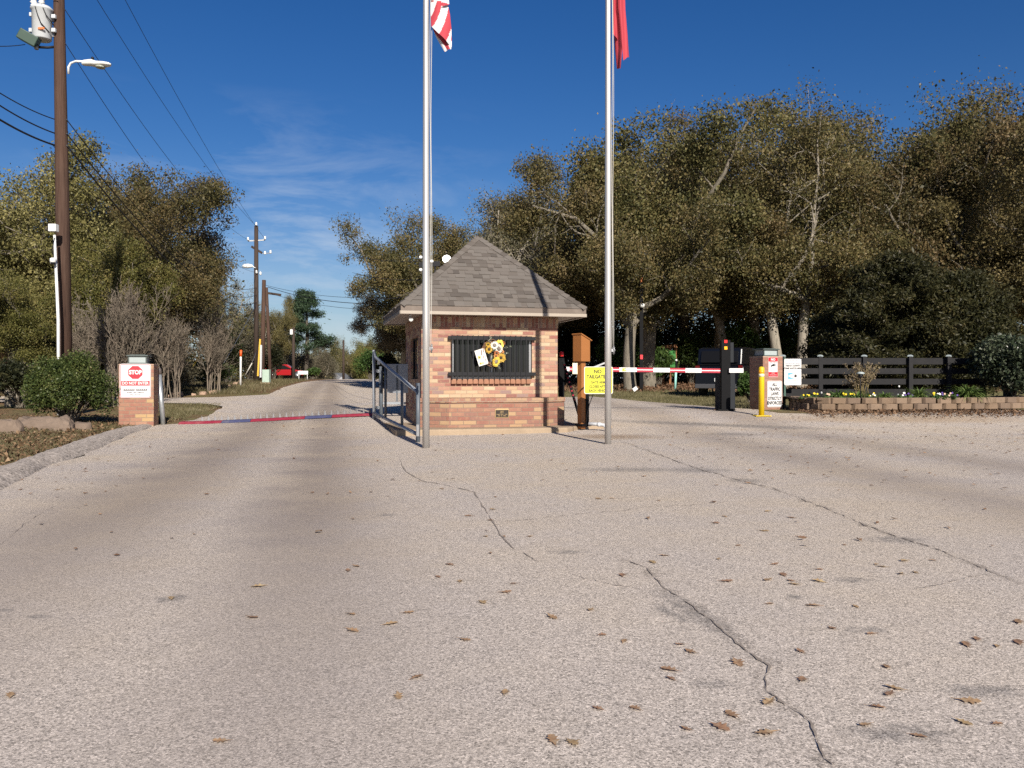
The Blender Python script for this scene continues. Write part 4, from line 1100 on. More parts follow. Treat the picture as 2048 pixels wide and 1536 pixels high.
# ================================================================ black board fence, planter and its plants
FB = paint('black fence board', (.0125, .012, .0135), .65, var=.3, scale=4, bump=.3, dirt=(.024, .022, .022), spec=.2)
fd = 22.85
fence = thing('board_fence', 'black four board fence with small solar caps behind the flower bed', 'fence', gp(1740, fd))
fx0, fx1 = 1562, 1965
for k, (pa, pb_) in enumerate(((716, 729), (736.5, 748), (757.5, 769), (778, 795))):
    a, b = at(fx0, (pa+pb_)/2, fd), at(fx1, (pa+pb_)/2, fd+.25)
    MB().bar(a, b, .028, mm(pb_-pa, fd)).build('rail', FB, fence, world=True)
for px in (1566, 1641, 1729, 1821, 1898, 1966):
    p = gp(px, fd+.06); zt = CZ+(HY-713)/F*fd
    o = MB().box2((p.x-.055, fd+.02, p.z-.2), (p.x+.055, fd+.13, zt)).build('post', FB, fence, world=True)
    MB().lathe([(.085, 0), (.085, .02), (.05, .045), (0, .055)], (p.x, fd+.075, zt), 4, smooth=False).build('solar_cap', FROST, o, world=True)
# retaining wall of split blocks
BLKM = [paint('tan block %d' % k, c, .95, var=.25, scale=7, bump=.8, dirt=(.11, .08, .06)) for k, c in enumerate(((.175, .12, .08), (.15, .105, .075), (.195, .137, .095)))]
wallp = [gp(1572, 22.4), gp(1600, 20.9), gp(1640, 20.2), gp(1700, 20.1), gp(1790, 20.2), gp(1880, 20.4), gp(1960, 20.6), gp(2040, 21.0), gp(2085, 21.5)]
zb0 = .16
rw = thing('retaining_wall', 'low two course wall of tan split blocks edging the flower bed', 'retaining wall', wallp[3])
for course in range(3):
    P = resample([(p.x, p.y) for p in wallp], 400); L = sum((b-a).length for a, b in zip(P, P[1:]))
    step = .405; s_ = (0, .21, .07)[course]; top = (.135, .3, .45)[course]
    while s_+step < L:
        f0, f1 = s_/L*399, (s_+step)/L*399; a, b = P[int(f0)], P[int(f1)]
        d = (b-a).normalized(); n = Vector((-d.y, d.x, 0)); c = (a+b)/2+n*(.13+.02*course)+Vector((R.normal()*.008, R.normal()*.012, 0))
        zz = zb0+(.0, .148, .294)[course]; hgt_ = .146
        if not (course == 0 and s_ > 2.6):
            mb = MB(); w2 = step/2-.008
            mb.prism([(-w2*.72, -.13), (w2*.72, -.13), (w2, -.06), (w2*.8, .13), (-w2*.8, .13), (-w2, -.06)], 0, hgt_)
            for v in mb.v: v += Vector((R.normal()*.006, R.normal()*.007, R.normal()*.003))
            M = Matrix.Translation((c.x, c.y, zz)) @ Matrix.Rotation(math.atan2(d.y, d.x)+R.normal()*.03, 4, 'Z')
            mb.xf(M).build('block', BLKM[int(R.integers(3))], rw, world=True, bevel=.012)
        s_ += step
# soil behind the blocks
SOIL = paint('bed soil', (.07, .048, .032), .95, var=.4, scale=12, bump=.8)
P = resample([(p.x, p.y) for p in wallp], 40); vs = []; fs = []
for i, p in enumerate(P):
    for j, yy in enumerate((p.y+.12, p.y+1.0, fd+.6)): vs.append((p.x, max(yy, p.y+.12), .54+.05*(j == 1)+R.normal()*.015))
    if i: fs += [((i-1)*3+j, i*3+j, i*3+j+1, (i-1)*3+j+1) for j in (0, 1)]
tag(MB().add(vs, fs, 0, True).build('flower_bed_ground', SOIL), kind='structure')
# ---- plants of the bed
GRN = leafmat('bright daylily leaf', [(0, (.07, .13, .02)), (.5, (.14, .24, .045)), (1, (.24, .33, .08))], trans=.4)
GRD = leafmat('pansy leaf', [(0, (.03, .06, .018)), (.6, (.075, .13, .035)), (1, (.15, .2, .06))], trans=.3)
def blades(name, c, n, L, w_, mat, parent, spread=.9, lean=1.0):
    V = []
    for k in range(n):
        a = R.uniform(0, 6.28); e = R.uniform(.35, 1.25); l = L*R.uniform(.6, 1.1)
        d = Vector((math.cos(a), math.sin(a), 0)); s = Vector((-d.y, d.x, 0)); p = Vector(c)+d*R.uniform(0, .10)*spread; w1 = w_*R.uniform(.7, 1.2)
        prev = p; 
        for q in range(4):
            e2 = e-lean*.42*q; nx_ = prev+(d*math.cos(e2)+Vector((0, 0, 1))*math.sin(e2))*l/4
            wa, wb = w1*(1, 1.1, .8, .45)[q], w1*(1.1, .8, .45, .04)[q]
            V.append([prev-s*wa, prev+s*wa, nx_+s*wb, nx_-s*wb]); prev = nx_
    return quads(name, np.array([[list(v) for v in q] for q in V]), mat, parent)
def bedp(px, d): return Vector((at(px, 0, d).x, d, .57))
for px, d, L, n, lab in ((1934, 21.0, .50, 170, 'bright green strappy clump at the right end of the flower bed'), (1676, 20.8, .36, 110, 'small green strappy clump left of the tan shrub'), (1712, 20.7, .34, 80, 'green strappy clump at the foot of the tan shrub'), (1838, 21.0, .42, 120, 'broad green strappy clump in the middle of the flower bed'), (1770, 20.9, .25, 100, 'low grassy clump right of the tan shrub')):
    t_ = thing('leafy_plant', lab, 'plant', bedp(px, d)); blades('foliage', (0, 0, 0), n, L*1.35, .017, GRN, t_)
PY = paint('pansy yellow', (.75, .55, .02), .7, var=.1, bump=0); PW = paint('pansy white', (.78, .76, .74), .7, bump=0); PP = paint('pansy purple', (.10, .05, .26), .7, bump=0); PO = paint('pansy apricot', (.62, .42, .30), .7, bump=0)
PL = 'low pansies in bloom along the flower bed edge'
for px, m_, lab in ((1612, PY, 'yellow pansy farthest left in the flower bed'), (1627, PY, 'second yellow pansy from the left end of the bed'), (1655, PO, 'apricot pansy left of the small strappy clump'), (1683, PY, 'yellow pansy in front of the small strappy clump'), (1708, PY, 'yellow pansy left of the solar stake light'), (1738, PY, 'yellow pansy right of the solar stake light'), (1743, PW, 'white pansy drooping over the wall right of the stake light'), (1805, PW, 'white pansy left of the middle strappy clump'), (1813, PP, 'purple pansy left of the middle strappy clump'), (1868, PY, 'pale yellow pansy right of the middle strappy clump'), (1877, PW, 'white pansy right of the middle strappy clump'), (1884, PP, 'tall purple pansy left of the right end clump'), (1893, PO, 'apricot pansy left of the right end clump'), (1905, PP, 'blue purple pansy touching the right end clump')):
    d = 20.75 if px < 1640 else 20.45
    c = bedp(px, d+.1); t_ = thing('pansy', lab, 'flower', c, 0, PL)
    P_ = R.normal(size=(70, 3))*[.075, .06, .035]+[0, 0, .04]; P_[:, 2] = abs(P_[:, 2])
    quads('foliage', leaf_quads(R, P_, .07, .04), GRD, t_)
    for k in range(3):
        x, y, z = R.normal()*.055, -.05+R.normal()*.04, .10+R.uniform(-.02, .05); mb = MB()
        for q in range(5):
            a = 2*PI*q/5+PI/2; mb.prism([(x+.012*math.cos(a)+.012*math.cos(2*PI*i/8), z+.012*math.sin(a)+.012*math.sin(2*PI*i/8)) for i in range(8)], y-.002*q, y-.002*q-.0015, 'y')
        mb.build('bloom', m_, t_)
# tan stemmed shrub
TANL = leafmat('drying shrub leaf', [(0, (.10, .085, .045)), (.45, (.22, .17, .10)), (.8, (.30, .235, .14)), (1, (.20, .22, .09))], trans=.35)
STEM = paint('tan stem', (.24, .185, .085), .8, var=.3)
c = bedp(1722, 21.4); t_ = thing('tan_shrub', 'tan upright vase shaped shrub with drying leaves in the flower bed', 'shrub', c)
mb = MB(); LP = []
for k in range(60):
    a = R.uniform(0, 6.28); r = R.uniform(0, .46)**.8; top = Vector((r*math.cos(a)*.95, r*math.sin(a)*.6, R.uniform(.62, 1.0)*(1.0-.22*r)))
    if top.x < -.2: top.z *= R.uniform(.6, 1)
    b = Vector((R.normal()*.08, R.normal()*.06, 0)); m1 = b.lerp(top, .5)+Vector((-top.x*.15, -top.y*.15, .06))
    mb.tube([b, m1, top], [.008, .006, .003], 4)
    for q in range(32):
        f = R.uniform(.45, 1.03); p = m1.lerp(top, (f-.5)*2) if f > .5 else b.lerp(m1, f*2); LP.append([p.x+R.normal()*.028, p.y+R.normal()*.028, p.z+R.normal()*.028])
mb.build('stems', STEM, t_); quads('foliage', leaf_quads(R, np.array(LP), .055, .025), TANL, t_)
# solar stake light
c = bedp(1721, 20.35); t_ = thing('stake_light', 'small grey solar stake light in front of the tan shrub', 'garden light', c)
hz = CZ+(HY-750)/F*20.35-.55
MB().tube([(0, 0, -.1), (0, 0, hz)], .011, 6).build('stake', BLK, t_)
MB().lathe([(.09, 0), (.10, .03), (.04, .06), (0, .062)], (0, 0, hz), 14).build('head', FROST, t_); MB().lathe([(.045, -.09), (.05, 0)], (0, 0, hz), 10).build('lens', BLK, t_)
for px, lab in ((1643, 'small white capped stake left of the strappy clumps'), (1798, 'thin white capped stake near the middle of the flower bed')):
    c = bedp(px, 20.9); t_ = thing('garden_stake', lab, 'stake', c)
    h_ = .12 if px < 1700 else .28
    MB().tube([(0, 0, -.1), (0, 0, h_)], .006, 6).build('rod', BLK, t_); MB().lathe([(.02, 0), (.024, .04), (0, .05)], (0, 0, h_), 8).build('cap', WHT, t_)
    if px > 1700: MB().lathe([(.026, .05), (.026, .11), (0, .12)], (0, .03, 0), 8).build('tag', WHT, t_)

# ================================================================ utility poles, lamps, wires
def polewood():
    t = NT('weathered pole wood'); o = t.obj(); m = t.n('Mapping'); t.link(o, m.inputs[0]); m.inputs['Scale'].default_value = (22, 22, .7)
    f = t.noise(m.outputs[0], 1.2, 7.0, .7); g = t.noise(o, .8, 4.0)
    col = t.ramp(f, [(.30, (.022, .013, .010)), (.45, (.066, .038, .028)), (.6, (.085, .052, .039)), (.75, (.13, .088, .068))]); col = t.mix(t.math('MULTIPLY', t.ramp(g, [(.4, 0.0), (.65, 1.0)]), .45), col, (.045, .028, .022))
    t.base(col, .9, 0, .15); t.bump(f, .9, .02); return t.m
WOOD = polewood()
WOODD = paint('dark pole wood', (.045, .03, .023), .9, var=.3, scale=2.2, bump=.5)
TRW = paint('pale grey transformer enamel', (.46, .48, .50), .4, var=.08)
pd = 21.2; pb0 = gp(133, pd)
up = thing('utility_pole', 'tall brown wooden utility pole with transformer and street lamp at left', 'utility pole', pb0)
def polept(py): # the pole leans slightly
    return at(118+(py-0)*.0165, py, pd)
MB().tube([Vector((at(132.5, 0, pd).x, pd, pb0.z-.2)), polept(400), polept(0), polept(-150)], [.178, .165, .132, .118], 14).build('pole', WOOD, up, world=True)
tr = thing('transformer', 'pale grey can transformer with bushings hung high on the tall wooden pole', 'transformer', at(84, 76, pd-.1))
tc = at(84, 45, pd-.2)
MB().lathe([(.0, -.45), (.2, -.45), (.225, -.42), (.235, .28), (.265, .30), (.265, .34), (.2, .40), (0, .42)], tc, 24).build('tank', TRW, tr, world=True)
for dx, dz, nm in ((-.20, .42, 'bushing'), (.02, .5, 'bushing')):
    MB().lathe([(.03, 0), (.08, .05), (.045, .09), (.09, .13), (.05, .17), (.08, .2), (.03, .26)], tc+Vector((dx*.9, -.05, dz-.06)), 12).build(nm, WHT, tr, world=True)
for dx, dz in ((-.26, .2), (-.27, -.2), (.3, .15), (.3, -.2)):
    MB().box(tc+Vector((dx, 0, dz)), (.10, .08, .10)).build('lug', TRW, tr, world=True, bevel=.01)
MB().box(tc+Vector((.12, -.245, -.25)), (.16, .02, .05)).build('hazard_sticker', paint('hazard orange', (.6, .16, .05), .5), tr, world=True)
for pts in ([(-.05, -.24, .35), (.05, -.3, .1), (.12, -.26, -.12), (.25, -.1, -.3)], [(.1, -.2, .38), (.22, -.2, .1), (.33, -.05, -.1)], [(-.2, 0, .6), (.1, -.1, .75), (.4, 0, .6)]):
    MB().tube([tc+Vector(p) for p in pts], .012, 5).build('lead_wire', BLK, tr, world=True)
MB().bar(tc+Vector((.2, .05, .12)), polept(45), .06, .1).build('mount', STEEL, tr, world=True); MB().bar(tc+Vector((.2, .05, -.3)), polept(68), .06, .1).build('mount', STEEL, tr, world=True)
sb_ = thing('speaker_box', 'dark green louvred box on an arm below the transformer', 'box', at(60, 78, pd-.2))
mb = MB().box(at(58, 77, pd-.35), (.46, .3, .26), Matrix.Rotation(rad(28), 3, 'Y') @ Matrix.Rotation(rad(15), 3, 'Z')); mb.build('housing', paint('dark green enamel', (.03, .06, .045), .5, var=.2), sb_, world=True, bevel=.02)
MB().tube([at(72, 94, pd-.2), at(95, 95, pd-.15), polept(93)], .035, 8).build('arm', BLK, sb_, world=True); MB().lathe([(.05, -.05), (.06, .05)], at(73, 95, pd-.25), 8).build('joint', STEEL, sb_, world=True)
sl_ = thing('street_lamp', 'white cobra head street lamp on a short curved arm on the tall wooden pole', 'street lamp', at(137, 130, pd-.1))
LMPW = paint('white lamp housing', (.66, .67, .66), .35, var=.05)
MB().tube([at(137, 148, pd-.17), at(137, 134, pd-.2), at(142, 126, pd-.2), at(152, 122.5, pd-.25), at(168, 123, pd-.3)], .028, 8).build('arm', LMPW, sl_, world=True)
hc = at(193, 128, pd-.35); mb = MB(); vs = []; fs = []; n = 14
prof_ = [(-.36, .04, .06), (-.3, .085, .085), (-.12, .11, .10), (.0, .14, .085), (.2, .15, .065), (.32, .10, .05), (.37, .02, .02)]
for x, w_, h_ in prof_:
    for k in range(n): a = 2*PI*k/n; vs.append((hc.x+x, hc.y+w_*math.cos(a), hc.z+(.02 if x < 0 else -.015)+h_*math.sin(a)*(1 if math.sin(a) > 0 else .75)))
fs = [(i*n+k, i*n+(k+1) % n, (i+1)*n+(k+1) % n, (i+1)*n+k) for i in range(len(prof_)-1) for k in range(n)]
mb.add(vs, fs, 0, True); mb.build('housing', LMPW, sl_, world=True)
MB().lathe([(.11, 0), (.12, .03), (.06, .06)], hc+Vector((.1, 0, -.10)), 14).build('lens', paint('lamp lens', (.35, .36, .30), .2), sl_, world=True)
MB().lathe([(.035, 0), (.035, .05), (.02, .07)], hc+Vector((-.1, 0, .11)), 10).build('photocell', BLK, sl_, world=True)
# far poles
def simple_pole(px, ptop, d, r, label, mat=WOODD, lean=0.0):
    b = gp(px, d); t_ = thing('utility_pole', label, 'utility pole', b)
    MB().tube([b+Vector((0, 0, -.2)), at(px+lean, ptop, d)], [r, r*.72], 10).build('pole', mat, t_, world=True)
    return t_
p2 = simple_pole(512.5, 452, 58, .19, 'dark utility pole with insulator bracket far up the left roadside')
MB().bar(at(496, 482, 58), at(530, 480, 58), .06, .08).build('bracket', paint('pale fibreglass arm', (.45, .44, .42), .5), p2, world=True)
MB().bar(at(503, 493, 58.2), at(524, 506, 58.2), .12, .16).build('crossarm', WOODD, p2, world=True)
mb = MB()
for px, py in ((496, 479), (530, 477), (512.5, 449), (530, 507), (541, 505), (513, 545), (521, 548)): mb.lathe([(.06, 0), (.09, .08), (.05, .12), (.08, .18), (.03, .24)], at(px, py+2, 57.8), 8)
mb.build('insulator', WHT, p2, world=True)
MB().bar(at(525, 507, 58), at(542, 506, 58), .05, .05).build('cutout_arm', STEEL, p2, world=True)
s3_ = thing('street_lamp', 'small far street lamp on the dark utility pole', 'street lamp', at(505, 533, 57.8))
MB().tube([at(511, 536, 57.8), at(503, 532, 57.7)], .04, 6).build('arm', LMPW, s3_, world=True); MB().lathe([(.05, -.4), (.14, -.3), (.17, 0), (.1, .3), (0, .35)], at(496, 532, 57.6), 8, M=Matrix.Rotation(rad(90), 3, 'Y')).build('housing', LMPW, s3_, world=True)
p3 = simple_pole(524, 560, 54, .17, 'brown leaning pole with yellow and white conduits beside the dark pole', WOOD, 4)
MB().bar(at(516, 752, 53.8), at(520.5, 678, 53.8), .1).build('conduit', paint('yellow conduit', (.62, .38, .05), .5), p3, world=True)
MB().bar(at(521.5, 755, 53.7), at(522.5, 690, 53.7), .11).build('conduit', PVC, p3, world=True)
p4 = simple_pole(541, 575, 60, .14, 'thin brown pole right of the leaning pole', WOOD, -8)
MB().bar(at(534, 586, 60), at(562, 590, 60), .12, .16).build('crossarm', WOODD, p4, world=True)
simple_pole(587, 655, 78, .16, 'short dark pole standing left of the red car'); simple_pole(687, 680, 100, .16, 'distant dark pole right of the tall pine')
s4 = thing('white_box', 'white meter box high on the short dark pole', 'box', at(583, 664, 77.7)); MB().box(at(583, 664, 77.7), (.25, .2, .5)).build('case', WHT, s4, world=True, bevel=.03)
# wires: each its own thing
WIRE = paint('black cable', (.012, .012, .014), .6, var=.1, bump=0)
def wire(label, a, b, sag, r, group='overhead wires'):
    a, b = Vector(a), Vector(b); pts = []
    for k in range(29):
        f = k/28; p = a.lerp(b, f); p.z -= sag*4*f*(1-f); pts.append(p)
    tag(MB().tube(pts, r, 5).build('power_line', WIRE), label, 'wire', group)
def pw(py, dx=0): return polept(py)+Vector((.17+dx, -.05, 0))
wire('upper thick black cable from the left edge to the tall wooden pole', at(-40, 160, 17.5), pw(240, -.3), .08, .014)
wire('middle thick black cable from the left edge to the tall wooden pole', at(-40, 184, 17.5), pw(268, -.3), .08, .018)
wire('lowest and thickest black cable from the left edge to the tall wooden pole', at(-40, 214, 17.5), pw(292, -.3), .08, .025)
wire('upper black cable dropping from the tall wooden pole toward the far pole', pw(240), at(513, 575, 58), 1.5, .014)
wire('middle black cable dropping from the tall wooden pole toward the far pole', pw(268), at(513, 590, 58), 1.5, .018)
wire('lowest black cable dropping from the tall wooden pole toward the far pole', pw(292), at(513, 605, 58), 1.5, .024)
wire('thin wire from the transformer to the left edge of the view', at(-30, 91, 19), at(50, 89, pd-.2), .03, .010)
wire('leftmost thin overhead wire from the tall pole past the street lamp', pw(20), at(497, 480, 58), .9, .009)
wire('low thin overhead wire passing behind the street lamp', pw(88), at(513, 545, 58), 1.3, .009)
wire('middle thin overhead wire across the sky', at(182, -20, 24.0), at(512.5, 452, 58), .55, .009)
wire('rightmost thin overhead wire across the sky', at(240, -20, 25.0), at(530, 478, 58), .45, .009)
wire('upper wire running from the far pole behind the gatehouse trees', at(530, 570, 57.9), at(860, 588, 46), .5, .012)
wire('thick middle wire from the thin brown pole to the gatehouse trees', at(536, 574, 59.9), at(870, 600, 44), .6, .02)
wire('lower wire from the thin brown pole to the gatehouse trees', at(545, 588, 59.9), at(870, 615, 44), .5, .012)
wire('thin wire crossing the tree behind the left flagpole', at(700, 510, 38), at(862, 522, 21), .1, .007)
wire('thin wire crossing the tree just above the gatehouse eave', at(705, 545, 38), at(850, 560, 21), .1, .007)
wire('drooping service wire ending at the gatehouse left eave', at(690, 588, 40), at(806, 595, 18.8), .1, .008)
gw = thing('guy_wire', 'thin guy wire with a yellow guard near the left tree trunks', 'guy wire', gp(381, 40))
MB().tube([at(381, 742, 40), at(392, 722, 40), at(407, 696, 40)], .03, 6).build('guard', paint('guard yellow', (.68, .5, .03), .4), gw, world=True); MB().tube([at(407, 696, 40), at(470, 590, 50)], .012, 5).build('cable', STEEL, gw, world=True)
gw = thing('guy_wire', 'thin pale guy wire slanting beside the orange tipped marker', 'guy wire', gp(491, 50))
MB().tube([at(491, 750, 50), at(504, 726, 50)], .035, 6).build('guard', paint('grey guard', (.42, .40, .36), .5), gw, world=True); MB().tube([at(504, 726, 50), at(514, 700, 58)], .012, 5).build('cable', STEEL, gw, world=True)
gw = thing('guy_wire', 'thin dark guy wire low among the left trunks', 'guy wire', gp(437, 44)); MB().tube([at(437, 744, 44), at(462, 702, 46), at(512, 610, 57)], .012, 5).build('cable', STEEL, gw, world=True)
# white camera pole left of the wooden pole
cd_ = 20.6; cp = thing('camera_pole', 'thin white pole with a camera and box beside the tall wooden pole', 'camera pole', gp(117, cd_))
MB().tube([gp(117.5, cd_), at(116.5, 640, cd_), at(109, 470, cd_)], [.042, .038, .030], 10).build('pole', WHT, cp, world=True)
MB().box(at(107, 456, cd_), (mm(15, cd_), .16, mm(15, cd_))).build('box', WHT, cp, world=True, bevel=.01)
o = MB().lathe([(.0, -.1), (.06, -.08), (.075, 0), (.07, .05), (.03, .07)], at(106, 521, cd_-.1), 12).build('camera', WHT, cp, world=True)
MB().lathe([(0, -.075), (.045, -.06), (.055, -.02)], at(106, 523, cd_-.16), 10).build('lens', BLK, o, world=True)
MB().tube([at(109, 475, cd_-.05), at(104, 500, cd_-.06), at(107, 515, cd_-.08)], .008, 5).build('lead', BLK, cp, world=True)
# black floodlight post on the right
ld = 37.0; lb = gp(1282.5, ld); bl = thing('light_post', 'slim black light post with floodlight and white dome camera before the right trees', 'light post', lb)
MB().box2((lb.x-.075, ld-.075, lb.z-.1), (lb.x+.075, ld+.075, CZ+(HY-516)/F*ld)).build('post', BKG, bl, world=True)
MB().box(at(1287, 505, ld), (.40, .12, .26), Matrix.Rotation(rad(8), 3, 'Y') @ Matrix.Rotation(rad(-25), 3, 'X')).build('floodlight', DKG, bl, world=True, bevel=.02)
o = MB().lathe([(.0, -.13), (.08, -.11), (.12, -.03), (.12, .03), (.08, .06)], at(1284, 610, ld-.15), 14).build('dome_camera', WHT, bl, world=True); MB().lathe([(0, -.10), (.05, -.09), (.07, -.05)], at(1284, 613, ld-.22), 10).build('lens', BLK, o, world=True)
for py, c, nm in ((714, (.55, .02, .03), 'red_tag'), (560, (.5, .14, .03), 'orange_tag')): MB().box(at(1283, py, ld-.09), (.12, .02, .2)).build(nm, paint(nm, c, .5), bl, world=True)
# pipeline marker, cabinet, distant things
mk = thing('pipeline_marker', 'white marker post with an orange top on the left verge', 'marker post', gp(481, 46))
MB().tube([gp(481, 46), at(481.5, 713, 46)], .055, 10).build('post', WHT, mk, world=True); MB().tube([at(481.5, 713, 46), at(482, 700, 46)], .068, 10).build('top', paint('marker orange', (.68, .10, .02), .5), mk, world=True)
ub = thing('utility_cabinet', 'pale green utility cabinet at the foot of the far poles', 'cabinet', gp(533, 50))
p = gp(533, 50); MB().box(p+Vector((0, 0, .42)), (.42, .4, .84)).build('case', paint('pale green enamel', (.33, .42, .36), .5), ub, world=True, bevel=.02); MB().box(p+Vector((.0, -.212, .42)), (.36, .02, .7)).build('door', paint('pale green enamel'  , (.33, .42, .36), .5), ub, world=True, bevel=.01)
MB().box(p+Vector((0, 0, .02)), (.6, .55, .1)).build('plinth', CONC, ub, world=True)

# ---- vehicles
def vehicle(name, label, loc, rz, L, W, H, colour, wagon=True):
    t_ = thing(name, label, 'car', loc, rz); B = paint(name+' body '+label[:12], colour, .22, .1, var=.05, bump=0); RUB = paint('tyre rubber', (.018, .018, .018), .85); RIM = paint('alloy rim', (.45, .45, .46), .3, .8)
    g = .2*H/1.7
    low = [(-L/2, .30), (-L/2+.02, .62*H*.95), (-L/2+.1, .62*H), (L*.22, .62*H), (L*.43, .55*H), (L/2, .47*H), (L/2, .28)]
    for wx in (L*.30, -L*.30): low += [(wx+.37-(.0), .28)]+[(wx+.37*math.cos(a), .28+.37*math.sin(a)) for a in np.linspace(.15, PI-.15, 9)]+[(wx-.37, .28)]
    low.sort(key=lambda q: 0)
    MB().prism(low, -W/2, W/2, 'y').build('body', B, t_, bevel=.05)
    cab = [(-L/2+.05, .62*H), (-L/2+.22, .97*H), (-L*.3, H), (L*.05, H), (L*.23, .62*H)]
    mb = MB(); mb.prism(cab, -W/2+.09, W/2-.09, 'y'); mb.build('cabin', B, t_, bevel=.05)
    gl = MB(); gl.prism([(-L/2+.3, .65*H), (-L/2+.38, .92*H), (-L*.02, .94*H), (L*.17, .65*H)], -W/2+.075, W/2-.075, 'y'); gl.box((-L/2+.085, 0, .79*H), (.05, W*.74, .25*H), Matrix.Rotation(rad(22), 3, 'Y')); gl.build('window', paint('tinted car glass', (.006, .006, .007), .35, var=.1, spec=.15, bump=0), t_)
    for sx_ in (L*.30, -L*.30):
        for sy_ in (-1, 1):
            M = Matrix.Rotation(rad(90), 3, 'X'); o = MB().lathe([(.18, -.11), (.33, -.11), (.35, -.06), (.35, .06), (.33, .11), (.18, .11)], (sx_, sy_*(W/2-.1), .35), 20, M=M).build('wheel', RUB, t_)
            MB().lathe([(0, -.118), (.19, -.112), (.19, .112), (0, .118)], (sx_, sy_*(W/2-.1), .35), 14, M=M).build('rim', RIM, o)
    TL = paint('tail lamp red', (.10, .006, .006), .2, bump=0); HL = paint('headlamp', (.7, .7, .7), .1, bump=0)
    for s_ in (-1, 1):
        MB().box((-L/2-.005, s_*(W/2-.12), .55*H), (.04, .16, .24)).build('tail_lamp', TL, t_, bevel=.01); MB().box((L/2-.06, s_*(W/2-.22), .46*H), (.14, .3, .13)).build('headlamp', HL, t_, bevel=.02)
    MB().box((-L/2-.03, 0, .36), (.1, W*.96, .17)).build('bumper', paint('grey bumper', (.05, .05, .055), .5), t_, bevel=.02)
    MB().box((-L/2-.004, 0, .60), (.02, .32, .13)).build('number_plate', WHT, t_)
    return t_
vehicle('parked_suv', 'dark navy parked vehicle half hidden behind the black barrier post', gp(1466, 33), rad(62), 4.6, 1.85, 1.85, (.004, .0045, .007))
rc_ = gp(572, 82); vehicle('red_car', 'small red car parked far up the left side of the road', rc_+Vector((0, 0, .1)), rad(8), 3.9, 1.7, 1.35, (.30, .010, .014))
hs = gp(668, 118); house = thing('house', 'low grey roofed house beyond the road crest', 'house', Vector((hs.x, 118, -1.0)))
HW = paint('pale house wall', (.30, .30, .32), .7, var=.08); HR = paint('grey house roof', (.13, .135, .15), .8, var=.15)
MB().box2((-2.6, -3, -2), (2.6, 3, 1.3)).build('wall', HW, house); mb = MB(); mb.prism([(-3.0, 1.25), (3.0, 1.25), (.9, 2.75), (-.9, 2.75)], -3.4, 3.4, 'y'); mb.build('roof', HR, house)
MB().prism([(.9, 1.3), (2.7, 1.3), (1.8, 2.2)], -3.6, -3.42, 'y').build('gable', HW, house)
o = MB().box2((.8, -3.62, -.2), (1.6, -3.605, 1.2)).build('window', GLS, house)
ws = thing('white_sign', 'small white board sign beside the far bushes at the road crest', 'sign', gp(606, 78)); p = gp(606, 78)
MB().box(p+Vector((0, 0, .62)), (.95, .04, .34)).build('board', WHT, ws, world=True)
for a in (-.4, .4): MB().box(p+Vector((a, .05, .25)), (.05, .05, .7)).build('leg', WHT, ws, world=True)
# playground behind the gate
PLW = paint('playset wood', (.20, .085, .035), .8, var=.25); pd_ = 45.0; pb_ = gp(1338, pd_)
ps = thing('playset', 'brown wooden playset with a green slide among the right trees', 'playset', pb_)
for px in (1326, 1340, 1351): MB().box2((at(px, 0, pd_).x-.06, pd_-.06, pb_.z-.1), (at(px, 0, pd_).x+.06, pd_+.06, CZ+(HY-694)/F*pd_)).build('post', PLW, ps, world=True)
MB().bar(at(1323, 694, pd_), at(1353, 692, pd_), .16, .16).build('beam', PLW, ps, world=True); MB().prism([(at(1342, 0, pd_).x, CZ+(HY-694)/F*pd_), (at(1354, 0, pd_).x, CZ+(HY-696)/F*pd_), (at(1348, 0, pd_).x, CZ+(HY-688)/F*pd_)], pd_-.3, pd_+.3, 'y').build('roof', PLW, ps, world=True)
MB().bar(at(1344, 702, pd_-.2), at(1347, 735, pd_-1.4), .35, .06).build('slide', paint('slide green', (.05, .17, .05), .4), ps, world=True)
tq = thing('marker_post', 'pale turquoise post behind the barrier arm', 'post', gp(1350, 38)); MB().tube([gp(1350, 38), at(1352, 738, 38)], .055, 10).build('post', paint('turquoise paint', (.28, .55, .50), .5), tq, world=True)
tq2 = thing('white_capped_post', 'dark post with a white cap beside the playset', 'post', gp(1352.5, 40)); MB().tube([gp(1352.5, 40), at(1352.5, 722, 40)], .05, 8).build('post', BKG, tq2, world=True); MB().lathe([(.06, 0), (.06, .06), (0, .1)], at(1352.5, 722, 40), 8).build('cap', WHT, tq2, world=True)
gs = thing('ground_light', 'small white ground spotlight on the grass by the light post', 'spotlight', gp(1270, 35)); p = gp(1270, 35)
MB().box(p+Vector((0, 0, .16)), (.2, .12, .15), Matrix.Rotation(rad(-35), 3, 'Y')).build('head', WHT, gs, world=True); MB().tube([p, p+Vector((0, 0, .14))], .02, 6).build('stake', BLK, gs, world=True)
